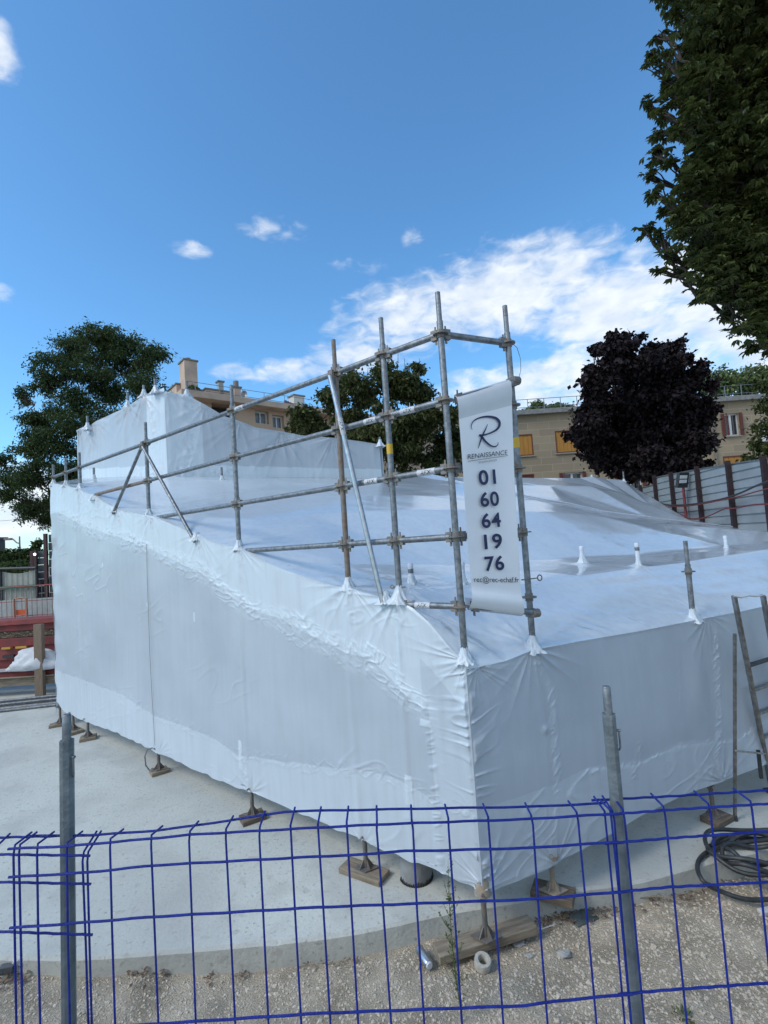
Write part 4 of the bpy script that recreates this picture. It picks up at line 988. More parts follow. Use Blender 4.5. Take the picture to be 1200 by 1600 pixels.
def leafmat(name, a, b, rough=.55, trans=.25):
    m = mat(name, a, rough, vscale=.9, base2=b, detail=3, spec=.35); mixcol(m, 'tone', tuple(min(1, c*1.9+.004) for c in b))
    nt = m.node_tree; N = nt.nodes; L = nt.links; bb = N['Principled BSDF']; tr = N.new('ShaderNodeBsdfTranslucent'); tr.inputs[0].default_value = (*[min(1, c*1.6) for c in b], 1)
    ms = N.new('ShaderNodeMixShader'); ms.inputs[0].default_value = trans; o = [x for x in N if x.type == 'OUTPUT_MATERIAL'][0]
    L.new(bb.outputs[0], ms.inputs[1]); L.new(tr.outputs[0], ms.inputs[2]); L.new(ms.outputs[0], o.inputs[0]); return m
WEED = leafmat('weed_green', (.10, .13, .045), (.14, .17, .07))
def weed():
    b = Pz(722, 1595, .0); b.z = 0; top = Zat(b, 1345)
    T = thing('weed', 'tall thin green weed growing in the gravel before the corner jack', 'weed', b)
    m = MB(); H = top; P = [b+Vector((-.02*math.sin(f*3)-.01*f, .02*f, H*f)) for f in np.linspace(0, 1, 12)]; m.tube(P, [.004*(1-.8*f) for f in np.linspace(0, 1, 12)], 6)
    tips = []
    for k in range(30):
        f = random.uniform(.12, .93); i = f*11; p = P[int(i)]; a = random.uniform(0, 6.28); L_ = random.uniform(.08, .26)*(1.2-f); d = Vector((math.cos(a)*.6, math.sin(a)*.6, .9)).normalized()
        q = [p, p+d*L_*.5, p+d*L_+Vector((0, 0, .02))]; m.tube(q, [.0016, .0012, .0006], 5, cap=False); tips.append(q)
    m.build('stem', WEED, T, smooth=True)
    m = MB()
    def lf(c, d, s):
        w = d.cross(Vector((random.random()-.5, random.random()-.5, random.random()-.5))).normalized()*s*.28; m.quad(c, c+d*s*.5+w, c+d*s, c+d*s*.5-w)
    for q in tips:
        for j in range(12):
            f = random.random(); c = q[0]*(1-f)+q[2]*f; d = Vector((random.uniform(-1, 1), random.uniform(-1, 1), random.uniform(-.1, 1))).normalized(); lf(c, d, random.uniform(.008, .02))
    for k in range(90):
        f = random.uniform(.02, 1); c = P[min(11, int(f*11.9))]+Vector((random.uniform(-.01, .01), 0, random.uniform(-.02, .04))); d = Vector((random.uniform(-1, 1), random.uniform(-1, 1), random.uniform(-.2, .9))).normalized(); lf(c, d, random.uniform(.012, .034)*(1.3-f))
    m.build('leaves', WEED, T)
weed()
for j, (x, y, lb) in enumerate(((872, 1432, 'low green weed tuft at the slab edge by the dry leaves'), (1068, 1600, 'small weed tuft at the bottom edge right of the fence post'), (975, 1400, 'sparse low weed in the dry leaves behind the fence post'))):
    q = Pz(x, y-8, .0); m = MB(); base = Vector((q.x, q.y, gz(q.x, q.y)))
    for k in range(50):
        a = random.uniform(0, 6.28); r = random.uniform(0, .05); c = base+Vector((r*math.cos(a), r*math.sin(a), random.uniform(0, .02))); d = Vector((math.cos(a)*.8, math.sin(a)*.8, random.uniform(.2, 1))).normalized(); s = random.uniform(.015, .04)
        w = d.cross(Vector((random.random(), random.random(), .2))).normalized()*s*.22; m.quad(c, c+d*s*.5+w, c+d*s, c+d*s*.5-w)
    tag(m.build('weed', WEED), lb, 'weed')

# ================================================================== GUARD FENCE (foreground)
def guard():
    YM = 1.50
    G = 'blue welded mesh guard panels'
    def panel(cols, rows, label, zrow_top_y, x0=None, x1=None, bend=.075, YM=YM, ystub=True):
        """cols: pixel x where each upright crosses row 4; rows: lists of (px,py) control per horizontal wire"""
        m = MB(); r = .0031; rr = .0036
        def rowpt(row, px): 
            xs = [a for a, b in row]; ys = [b for a, b in row]; return float(np.interp(px, xs, ys))
        plan = [(PY(px, rowpt(rows[2], px), YM), px) for px in cols]
        zr = lambda row, p: None
        Zrows = []
        for ri, row in enumerate(rows):
            P = []
            for px, py in row: P.append(PY(px, py, YM))
            xs = [p.x for p in P]; zs = [p.z for p in P]; Zrows.append((xs, zs))
        T = [PY(px, py, YM+bend) for px, py in zrow_top_y]; tx = [p.x for p in T]; tz = [p.z for p in T]
        xa = plan[0][0].x-.012 if x0 is None else x0; xb = plan[-1][0].x+.012 if x1 is None else x1
        for k, (p, px) in enumerate(plan):
            z2 = float(np.interp(p.x, *Zrows[0])); zt = float(np.interp(p.x, tx, tz))
            j1, j2 = random.uniform(-.002, .002), random.uniform(-.003, .003)
            m.tube([(p.x+j2*2, YM, 1.27), (p.x+j2, YM, z2-.25), (p.x+j1, YM, z2-.02), (p.x, YM+.006, z2+.004), (p.x+j1, YM+bend, zt+.008)], r, 8)
        for xs, zs in Zrows:
            n = 40; P = [(xa+(xb-xa)*i/n, YM-.006, float(np.interp(xa+(xb-xa)*i/n, xs, zs))+.0008*math.sin(i*1.7)) for i in range(n+1)]; m.tube(P, rr, 8)
        n = 40; P = [(xa+(xb-xa)*i/n, YM+bend-.006, float(np.interp(xa+(xb-xa)*i/n, tx, tz))+.0008*math.sin(i*1.3)) for i in range(n+1)]; m.tube(P, rr, 8)
        o = m.build('guard_fence', BLUE, None, smooth=True); tag(o, label, 'mesh fence', G); return o
    # centre panel
    cols = [24, 32, 60, 107, 175, 240, 301, 358, 411.5, 460, 503.5, 549, 597, 652, 710, 773, 841, 913, 966]
    rows = [[(24, 1324), (110, 1320), (242, 1308), (302, 1302), (502, 1291), (600, 1286), (825, 1278), (985, 1268)],
            [(24, 1368), (140, 1361), (242, 1350), (502, 1336), (575, 1333), (625, 1327), (645, 1328), (825, 1323), (985, 1312)],
            [(24, 1447), (107, 1441), (242, 1430), (502, 1415), (825, 1403), (985, 1390)],
            [(24, 1615), (150, 1604), (242, 1597), (502, 1580), (825, 1568), (860, 1562), (985, 1550)]]
    top = [(24, 1305), (150, 1303), (245, 1296), (300, 1289), (380, 1277), (450, 1266), (502, 1265), (700, 1261), (825, 1259), (970, 1252)]
    panel(cols, rows, 'long middle blue mesh panel with a dented top wire, between both posts', top)
    # left panel (overlaps behind)
    cols = [-150, -80, -12, 30, 101, 133, 140]
    rows = [[(-160, 1334), (0, 1333), (140, 1335)], [(-160, 1375), (0, 1376), (140, 1379)], [(-160, 1451), (0, 1453), (140, 1458)], [(-160, 1615), (140, 1622)]]
    top = [(-160, 1309), (0, 1307), (150, 1303)]
    panel(cols[0:3]+cols[5:], rows, 'leftmost blue mesh panel ending just right of the left post', top, YM=1.53)
    # right panel
    cols = [957, 969, 986, 1050, 1121, 1188, 1262]
    rows = [[(950, 1271), (1040, 1264), (1200, 1254), (1270, 1250)], [(950, 1316), (1040, 1308), (1200, 1297), (1270, 1293)], [(950, 1393), (1040, 1384), (1200, 1376), (1270, 1372)], [(950, 1552), (1040, 1544), (1200, 1533), (1270, 1528)]]
    top = [(940, 1248), (1040, 1243), (1200, 1233), (1270, 1229)]
    panel(cols, rows, 'right blue mesh panel starting at the right guard post', top, YM=1.515)
    # posts
    POST = mat('galvanised_post', (.24, .27, .28), .5, .6, vscale=14, base2=(.14, .165, .175), bump=.25, bscale=50)
    for (xt, yt, ys, xb, lab, Y_) in ((104, 1116, 1156, 108, 'left galvanised guard post with a round tube top, behind the blue mesh', 1.57), (947, 1072, 1115, 995, 'right leaning galvanised guard post with a thin round tip', 1.575)):
        t = PY(xt, yt, Y_); s = PY(xt+(ys-yt)*.06*(xt > 500), ys, Y_); b = PY(xb, 1600, Y_)
        T = thing('guard_post', lab, 'post', (b.x, b.y, 1.25), 'galvanised guard posts')
        d = (t-b).normalized(); foot = b+d*((1.25-b.z)/d.z); s = b+d*((s.z-b.z)/d.z)
        m = MB(); m.tube([foot, s], .0205, 8); m.build('sleeve', POST, T, bevel=.001)
        m = MB(); m.tube([s, t-d*.004, t], [.0125, .0125, .010], 16); m.build('spigot', GALV, T, smooth=True)
        m = MB(); c = s-d*.05+Vector((.021, -.004, 0)); m.tube([c, c+Vector((.003, -.003, -.002)), c+Vector((.003, -.003, -.05)), c+Vector((0, 0, -.06))], .0028, 6); m.tube([c+Vector((-.004, 0, 0)), c+Vector((.008, -.004, 0))], .0045, 8); m.build('latch', GALV, T, smooth=True)
guard()

# ================================================================== BACKGROUND LEFT: formwork, tubes, sack, barrier, hoarding
RED = mat('red_formwork_steel', (.21, .033, .03), .65, vscale=5, base2=(.12, .028, .028), bump=.3)
REDB = mat('red_formwork_light', (.30, .065, .06), .65, vscale=5, base2=(.19, .045, .04), bump=.3)
PALE = mat('pale_deck', (.42, .43, .43), .7, var=.15)
def left_site():
    Y0 = 10.9
    T = thing('formwork_panel', 'stacked red steel formwork panels behind the wooden post at the left', 'formwork', (PY(0, 1070, Y0).x, Y0, .14))
    def beam(name, y0, y1, mm, th, x0=-200, x1=130, dy=0, slots=0):
        a = PY(x0, y0+ (0), Y0); 
        zt = PY(40, y0, Y0).z; zb = PY(40, y1, Y0).z; xa, xb = PY(x0, 1000, Y0).x, PY(x1, 1000, Y0).x
        m = MB(); m.box(((xa+xb)/2, Y0+dy+th/2, (zt+zb)/2), (xb-xa, th, zt-zb)); return m.build(name, mm, T, bevel=.008), zt, zb, xa, xb
    beam('top_flange', 967, 975, REDB, .5, dy=-.06); beam('web_plate', 975.5, 985, RED, .3); 
    beam('middle_flange', 996, 1009, RED, .4, dy=-.02); beam('lower_plate', 1009.3, 1030, REDB, .3, dy=.04); beam('base_plate', 1030.3, 1046, RED, .3, dy=.08)
    o, zt, zb, xa, xb = beam('slotted_strip', 985.3, 995.7, WOODD, .2, dy=.06)
    m = MB()
    for k in range(700): x = random.uniform(xa, xb); a_ = random.uniform(-.9, .9); c_ = Vector((x, Y0+.055-random.random()*.05, random.uniform(zb+.02, zt-.015))); d_ = Vector((math.cos(a_), random.uniform(-.3, .3), math.sin(a_)))*random.uniform(.01, .035); m.tube([c_-d_, c_+d_], .006, 4)
    m.build('straw_packing', WOOD, T)
    m = MB(); z0 = PY(40, 1010.5, Y0).z
    for (x0, x1) in ((-60, -30), (4, 18), (26, 43)): a = PY(x0, 1010, Y0); b = PY(x1, 1010, Y0); m.box(((a.x+b.x)/2, Y0+.0, z0), (b.x-a.x, .08, .045))
    m.build('yellow_mark', mat('ochre_mark', (.5, .28, .05), .7), T)
    m = MB(); a = PY(5, 1026, Y0); b = PY(22, 1026, Y0); m.box(((a.x+b.x)/2, Y0+.04, a.z), (b.x-a.x, .12, .06)); m.build('slot', RUB, T)
    # timber post
    p0 = PY(60.5, 975, Y0-.35); p1 = PY(60.5, 1075, Y0-.35); m = MB(); m.box((p0.x, Y0-.35, (p0.z+SLAB_Z)/2), (.17, .10, p0.z-SLAB_Z)); tag(m.build('timber_post', mat('grey_timber', (.24, .18, .13), .9, var=.3, stretch=(9, 9, 1), bump=.3), None, bevel=.006), 'upright brown timber post standing in front of the red formwork', 'timber')
    # tray: deck, red beam, timber bearer
    T2 = thing('loading_tray', 'low tray with a red edge beam on timber bearers carrying the white sack', 'tray', (PY(0, 1070, Y0).x, Y0-.2, .14))
    def bar(name, y0, y1, mm, Yc, th, x0=-200, x1=125):
        zt = PY(40, y0, Yc).z; zb = PY(40, y1, Yc).z; xa, xb = PY(x0, 1000, Yc).x, PY(x1, 1000, Yc).x; m = MB(); m.box(((xa+xb)/2, Yc+th/2, (zt+zb)/2), (xb-xa, th, zt-zb)); m.build(name, mm, T2, bevel=.006)
    bar('deck', 1046.3, 1048, PALE, Y0-.28, .26); bar('edge_beam', 1048.3, 1057, RED, Y0-.24, .1); bar('bearer', 1057.3, 1059, WOOD, Y0-.32, .2, x1=82); bar('bearer', 1059.3, 1071, WOOD, Y0-.24, .12)
    q = PY(62, 1046, Y0-.12); o = crumpled('white_sack', (q.x, q.y-.05, q.z+.13), (.50, .20, .28), mat('white_sack_cloth', (.58, .60, .63), .7, var=.1, bump=.1), 'white bulky sack slumped against the red formwork', 'sack', 14)
    # steel tubes on the slab
    for k in range(6):
        y = 1079+k*3.4; p = PY(-140, y+14.5+k*.4, 10.1-k*.12); q2 = PY(108, y-2.5-k*.3, 10.4-k*.12); p.z = q2.z = SLAB_Z+.03+(.05 if k in (1, 3) else 0); p = PY(-140, 1000, 10.0-k*.13); p.z = q2.z
        m = MB(); m.tube([p, q2], .026, 10)
        lbs = ['rearmost grey steel tube lying by the tray at the slab end', 'second steel tube from the tray, raised on the others', 'third steel tube from the tray at the slab end', 'fourth steel tube from the tray, lying on top', 'fifth steel tube from the tray at the slab end', 'nearest grey steel tube of the bundle on the slab end']
        tag(m.build('steel_tube', GALV, None, smooth=True), lbs[k], 'tube', 'steel tubes lying on the slab')
    # red mesh barriers
    YB = 14.0
    T3 = thing('mesh_barrier', 'orange-red welded mesh barrier with white lower sheet behind the formwork', 'barrier', PY(30, 965, YB))
    m = MB(); BR = mat('barrier_red', (.30, .07, .06), .7)
    a = PY(-140, 905, YB); b = PY(120, 905, YB); zt = PY(40, 916, YB).z; zb = PY(40, 985, YB).z
    for k in range(34): x = a.x+(b.x-a.x)*k/33; m.tube([(x, YB, zb), (x, YB, zt)], .007, 5)
    m.cur = 1
    for k in range(4): z = zb+(zt-zb)*k/3; m.tube([(a.x, YB-.012, z), (b.x, YB-.012, z)], .010 if k < 3 else .018, 5)
    m.build('mesh', [GALVD, BR], T3)
    m = MB(); z1 = PY(40, 936, YB+.5).z; m.box(((a.x+b.x)/2-.3, YB+.5, z1/2+.1), ((b.x-a.x)+1, .04, z1-.2)); m.build('white_sheet', PALE, T3)
    m = MB(); c0, c1 = PY(26, 953, YB-.05), PY(44, 960, YB-.05); m.box(((c0.x+c1.x)/2, YB-.06, (c0.z+c1.z)/2), (c1.x-c0.x, .03, c0.z-c1.z)); m.build('plate', mat('orange_plate', (.6, .10, .03), .5), T3)
    m = MB(); g0 = PY(41, 935, YB-.1); g1 = PY(33, 934, YB-.1); g2 = PY(22, 936, YB-.1); m.tube([(g0.x, YB-.1, .2), tuple(g0), tuple(g1), tuple(g2), (g2.x, YB-.1, .2)], .03, 8); m.build('bent_frame', mat('faded_orange', (.42, .20, .14), .7), T3, smooth=True)
    # translucent net panel
    YN = 16.5; T4 = thing('netting_screen', 'pale green-grey netting screen on a dark frame behind the mesh barrier', 'screen', PY(30, 950, YN))
    a, b = PY(2, 893, YN), PY(58, 889, YN); zb = .1
    m = MB(); n = 20; V = []
    for i in range(n+1):
        f = i/n; x = a.x+(b.x-a.x)*f; zt = a.z+(b.z-a.z)*f-.10*math.sin(f*math.pi)
        V += [(x, YN+.02*math.sin(i), zb), (x, YN+.05*math.sin(i*2.1), (zt+zb)/2), (x, YN, zt)]
    Fq = [(3*i+j, 3*i+3+j, 3*i+4+j, 3*i+1+j) for i in range(n) for j in (0, 1)]
    npmesh('net', V, np.array(Fq), mat('net_cloth', (.36, .38, .34), .9, var=.15), T4)
    m = MB(); m.tube([(a.x, YN-.04, 0), (a.x, YN-.04, a.z)], .04, 8); m.tube([(b.x, YN-.04, 0), (b.x, YN-.04, b.z)], .04, 8); m.tube([a-Vector((.2, .04, -.1)), b+Vector((0, -.04, .04))], .05, 8); m.build('frame', RUB, T4)
    z = PY(30, 917, YN).z; m = MB(); m.box(((a.x+b.x)/2, YN-.08, z), (b.x-a.x, .02, .10)); m.build('green_band', mat('green_strip', (.03, .13, .10), .7), T4)
    # hoarding panels left
    HO = mat('hoarding_dark_grey', (.13, .145, .16), .6, .3, var=.15)
    T5 = thing('hoarding', 'dark grey site hoarding with a maroon post at the left, beside the tree', 'fence', PY(75, 930, 17))
    def hp(x0, x1, yt, name, mm, Y_, th=.06):
        a, b = PY(x0, yt, Y_), PY(x1, yt, Y_); m = MB(); n = 14; 
        for k in range(n): z0 = a.z*k/n; z1 = a.z*(k+1)/n; m.box(((a.x+b.x)/2, Y_+(.02 if k % 2 else 0), (z0+z1)/2), (b.x-a.x, th, z1-z0-.015))
        m.build(name, mm, T5)
    hp(58, 74, 861, 'panel', HO, 17); hp(76, 130, 835, 'panel', HO, 16.6)
    for x, yt, Y_ in ((72.5, 834, 16.55), (57, 860, 16.95), (51.5, 861, 17.2)):
        p = PY(x, yt, Y_); m = MB(); m.box((p.x, Y_-.05, p.z/2), (.10, .08, p.z)); m.build('post', mat('maroon_post', (.055, .018, .02), .6), T5)
    p = PY(57, 866, 16.8); T6 = thing('site_lamp', 'small lit white lamp fixed on the left hoarding post', 'lamp', p); m = MB(); m.tube([p+Vector((0, .05, 0)), p-Vector((0, .08, 0))], [.05, .08], 12); m.build('lamp_housing', RUB, T6, smooth=True)
    em = bpy.data.materials.new('lit_lens'); em.use_nodes = True; bs = em.node_tree.nodes['Principled BSDF']; bs.inputs['Emission Color'].default_value = (1, .97, .9, 1); bs.inputs['Emission Strength'].default_value = 3
    m = MB(); m.tube([p-Vector((0, .081, 0)), p-Vector((0, .09, 0))], .04, 12); m.build('lens', em, T6)
    # street lamp
    YS = 40; a = PY(30.5, 838, YS); T7 = thing('street_lamp', 'grey street lamp with a curved arm far behind the left netting', 'street lamp', (a.x, YS, .3)); m = MB()
    m.tube([(a.x, YS, .2), tuple(a)], [.12, .05], 8); m.build('lamp_column', GALVD, T7, smooth=True)
    m = MB(); m.tube([PY(30, 849, YS), PY(26, 848, YS), PY(21, 843, YS), PY(15, 841.5, YS)], .05, 8); m.build('arm', GALVD, T7, smooth=True)
    m = MB(); c = PY(13, 842.5, YS); m.box(c, (.55, .3, .16)); m.build('lamp_head', GALVD, T7, bevel=.03)
    a = PY(-260, 868, 67); b = PY(8, 843, 67); T8 = thing('house', 'dark distant building at the far left edge behind the street lamp', 'building', (a.x, 62, 0)); m = MB(); m.box(((a.x+b.x)/2, 64, b.z/2), (b.x-a.x, 6, b.z)); m.build('wall', mat('dark_render', (.05, .05, .055), .8), T8); m = MB(); m.box(((a.x+b.x)/2, 64, b.z+.15), (b.x-a.x+.5, 6.5, .3)); m.build('roof', RUB, T8)
    a = PY(-260, 816, 45); b = PY(60, 809, 60); m = MB(); m.tube([a+(b-a)*f-Vector((0, 0, .4*math.sin(f*3.14))) for f in np.linspace(0, 1, 16)], .018, 5)
    tag(m.build('overhead_wire', RUB), 'thin overhead wire crossing the sky at the far left', 'wire')
left_site()

# ================================================================== RIGHT HOARDING
def right_hoarding():
    A = PY(1170, 724, 11.0); dr = Vector((.141, 1, 0)).normalized(); A0 = (A.x, A.y)
    P = lambda x, y: Ppl(x, y, A0, dr)
    HG = mat('hoarding_grey', (.33, .37, .385), .55, .25, vscale=1.5, base2=(.27, .30, .315))
    PM = mat('hoarding_post', (.035, .013, .015), .6, .2, vscale=8, base2=(.03, .025, .03))
    T = thing('hoarding', 'grey ribbed metal site hoarding with dark red posts at the right', 'fence', (A.x, A.y, 0))
    segs = [(1300, 700, 1197, 717), (1197, 717, 1141, 725), (1141, 725, 1092, 733), (1092, 733, 1051, 740.5), (1051, 740.5, 1025, 746), (1025, 757, 1003, 761.5), (1003, 761.5, 985, 765), (985, 765, 972, 768)]
    n_ = Vector((dr.y, -dr.x, 0)); n_ = n_ if n_.x < 0 else -n_
    for (x0, y0, x1, y1) in segs:
        a, b = P(x0, y0), P(x1, y1); zt = (a.z+b.z)/2; m = MB(); z = 0.0; prof = []
        while z < zt-.02: prof += [(z, 0), (z+.10, 0), (z+.11, -.03), (z+.135, -.03), (z+.145, 0)]; z += .20
        prof.append((zt, 0))
        V = []
        for (zz, of) in prof:
            f0 = min(zz, a.z); f1 = min(zz, b.z)
            if zz == zt: f0, f1 = a.z, b.z
            V += [Vector((a.x, a.y, f0))-n_*of*-1, Vector((b.x, b.y, f1))-n_*of*-1]
        for k in range(len(prof)-1): m.f.append((2*k, 2*k+1, 2*k+3, 2*k+2)); m.mi.append(0)
        m.v = [tuple(v) for v in V]; m.build('panel', HG, T)
        m = MB(); m.box((a+b)/2+Vector((0, 0, .0)), ((b-a).length, .04, .03), ((b-a).normalized(), n_, (b-a).normalized().cross(n_)*-1 if True else None)); m.build('top_rail', GALV, T)
    for (x, y) in ((1197, 716), (1141, 723), (1092, 731.5), (1051, 740), (1025, 745), (1003, 760), (985, 763.5)):
        q = P(x, y)+n_*.06; m = MB(); m.box((q.x, q.y, (q.z+.05)/2), (.09, .09, q.z+.05), (dr, n_, Vector((0, 0, 1)))); m.box((q.x, q.y, .0), (.3, .3, .02)); m.build('post', PM, T)
    # floodlight on its red mast
    q = P(1074, 755)+n_*.14; T2 = thing('floodlight', 'black site floodlight with bright lenses on a red mast before the hoarding', 'floodlight', (q.x, q.y, 0))
    REDM = mat('red_mast', (.20, .035, .04), .6)
    m = MB(); m.tube([(q.x+.02, q.y, 0), (q.x+.02, q.y, q.z-.1)], .035, 10); m.build('mast', REDM, T2, smooth=True)
    h = PY(1066, 750, q.y-.25); m = MB(); ax = (Vector((.93, .25, 0)).normalized(), Vector((-.25, .93, .25)).normalized(), Vector((.1, -.2, 1)).normalized()); m.box(h, (.34, .10, .42), ax); m.build('lamp_housing', RUB, T2, bevel=.01)
    m = MB()
    for dz in (.09, -.03): m.box(h-ax[1]*.052+ax[2]*dz-ax[0]*.02, (.24, .01, .09), ax)
    m.build('lens', mat('pale_lens', (.8, .82, .84), .2), T2)
    m = MB(); g = PY(1076, 757, q.y); m.box(g+Vector((.05, 0, -.1)), (.03, .05, .7)); m.box(g+Vector((-.01, 0, .05)), (.02, .04, .6)); m.box(g+Vector((0, 0, 0)), (.16, .05, .10)); m.build('bracket', RUB, T2)
    # hanging cables
    def cable(pts, off, r, mm, label, name='cable'):
        Q = [P(x, y)+n_*off for x, y in pts]; m = MB(); F_ = []
        for i in range(len(Q)-1):
            p0, p1, p2, p3 = Q[max(i-1, 0)], Q[i], Q[i+1], Q[min(i+2, len(Q)-1)]
            for k in range(6): t = k/6; F_.append(.5*((2*p1)+(p2-p0)*t+(2*p0-5*p1+4*p2-p3)*t*t+(-p0+3*p1-3*p2+p3)*t**3))
        F_.append(Q[-1]); m.tube(F_, r, 8); tag(m.build(name, mm, None, smooth=True), label, 'cable', 'cables slung along the hoarding')
    REDC = mat('red_cable', (.15, .03, .03), .6)
    cable([(1008, 777), (1030, 783), (1055, 788), (1080, 788), (1110, 785), (1145, 778), (1170, 770), (1200, 757), (1240, 742)], .20, .022, RUB, 'thick black cable slung along the right hoarding, upper one')
    cable([(1008, 779), (1035, 787), (1060, 790), (1085, 790), (1115, 786), (1145, 780), (1175, 774), (1200, 767), (1240, 757)], .24, .014, REDC, 'red cable running just under the thick black one')
    cable([(1060, 809), (1070, 807), (1077, 803), (1090, 809), (1105, 810), (1125, 804), (1148, 794), (1165, 793), (1185, 789), (1200, 787), (1240, 786)], .22, .016, REDC, 'lower dark red cable sagging across the hoarding posts')
    q = P(1128, 819)+n_*.4; m = MB(); m.box(q, (.28, .12, .1)); tag(m.build('red_case', REDB, None, bevel=.02), 'small red case seen just above the wrap edge before the hoarding', 'case')
right_hoarding()

# ================================================================== BUILDINGS
def stone_mat():
    m = bpy.data.materials.new('ashlar_stone'); m.use_nodes = True; N = m.node_tree.nodes; L = m.node_tree.links; b = N['Principled BSDF']; b.inputs['Roughness'].default_value = .9
    tc = N.new('ShaderNodeTexCoord'); mp = N.new('ShaderNodeMapping'); mp.inputs['Rotation'].default_value = (R(90), 0, 0); L.new(tc.outputs['Object'], mp.inputs[0])
    sp = N.new('ShaderNodeSeparateXYZ'); cb = N.new('ShaderNodeCombineXYZ'); L.new(tc.outputs['Object'], sp.inputs[0]); L.new(sp.outputs[0], cb.inputs[0]); L.new(sp.outputs[2], cb.inputs[1])
    br = N.new('ShaderNodeTexBrick'); L.new(cb.outputs[0], br.inputs[0]); br.inputs['Scale'].default_value = 1; br.inputs['Brick Width'].default_value = 1.25; br.inputs['Row Height'].default_value = .42; br.inputs['Mortar Size'].default_value = .016; br.inputs['Bias'].default_value = -.1
    br.inputs['Color1'].default_value = (.31, .25, .17, 1); br.inputs['Color2'].default_value = (.25, .205, .145, 1); br.inputs['Mortar'].default_value = (.37, .32, .24, 1)
    n = N.new('ShaderNodeTexNoise'); n.inputs['Scale'].default_value = .6; n.inputs['Detail'].default_value = 8; L.new(tc.outputs['Object'], n.inputs[0])
    mr = N.new('ShaderNodeMapRange'); L.new(n.outputs[0], mr.inputs[0]); mr.inputs[1].default_value = .4; mr.inputs[2].default_value = .7
    mx = N.new('ShaderNodeMix'); mx.data_type = 'RGBA'; L.new(mr.outputs[0], mx.inputs[0]); L.new(br.outputs[0], mx.inputs[6]); mx.inputs[7].default_value = (.22, .185, .135, 1); mx.blend_type = 'MIX'
    mm = N.new('ShaderNodeMath'); mm.operation = 'MULTIPLY'; L.new(mr.outputs[0], mm.inputs[0]); mm.inputs[1].default_value = .5; L.new(mm.outputs[0], mx.inputs[0])
    L.new(mx.outputs[2], b.inputs[0]); return m
GLASS = mat('window_glass', (.03, .035, .04), .08, spec=.8, var=.3)
FRAMEW = mat('white_frame', (.6, .61, .62), .5)
REDSH = mat('red_shutter', (.13, .032, .024), .6, var=.2, stretch=(1, 1, 8))
ORSH = mat('orange_shutter', (.42, .20, .03), .6, vscale=5, base2=(.33, .15, .025), stretch=(8, 8, .5))
def wall_with_holes(name, x0, x1, z0, z1, Yf, thick, holes, mm, parent, depth=.25, M=None):
    """front wall at Yf facing -Y with rectangular openings and reveals; M maps local (x, y, z) to world"""
    M = M or (lambda x, y, z: (x, y, z))
    xs = sorted({x0, x1, *[h[0] for h in holes], *[h[1] for h in holes]}); zs = sorted({z0, z1, *[h[2] for h in holes], *[h[3] for h in holes]})
    m = MB()
    for a, b in zip(xs[:-1], xs[1:]):
        for c, d in zip(zs[:-1], zs[1:]):
            cx, cz = (a+b)/2, (c+d)/2
            if any(h[0] < cx < h[1] and h[2] < cz < h[3] for h in holes): continue
            m.quad(M(a, Yf, c), M(b, Yf, c), M(b, Yf, d), M(a, Yf, d))
    for h in holes:
        a, b, c, d = h; Yb = Yf+depth
        m.quad(M(a, Yf, c), M(b, Yf, c), M(b, Yb, c), M(a, Yb, c)); m.quad(M(a, Yf, d), M(a, Yb, d), M(b, Yb, d), M(b, Yf, d)); m.quad(M(a, Yf, c), M(a, Yb, c), M(a, Yb, d), M(a, Yf, d)); m.quad(M(b, Yf, c), M(b, Yf, d), M(b, Yb, d), M(b, Yb, c))
    Yb = Yf+thick
    m.quad(M(x0, Yf, z0), M(x0, Yf, z1), M(x0, Yb, z1), M(x0, Yb, z0)); m.quad(M(x1, Yf, z0), M(x1, Yb, z0), M(x1, Yb, z1), M(x1, Yf, z1)); m.quad(M(x0, Yb, z0), M(x0, Yb, z1), M(x1, Yb, z1), M(x1, Yb, z0)); m.quad(M(x0, Yf, z1), M(x1, Yf, z1), M(x1, Yb, z1), M(x0, Yb, z1))
    return m.build(name, mm, parent)
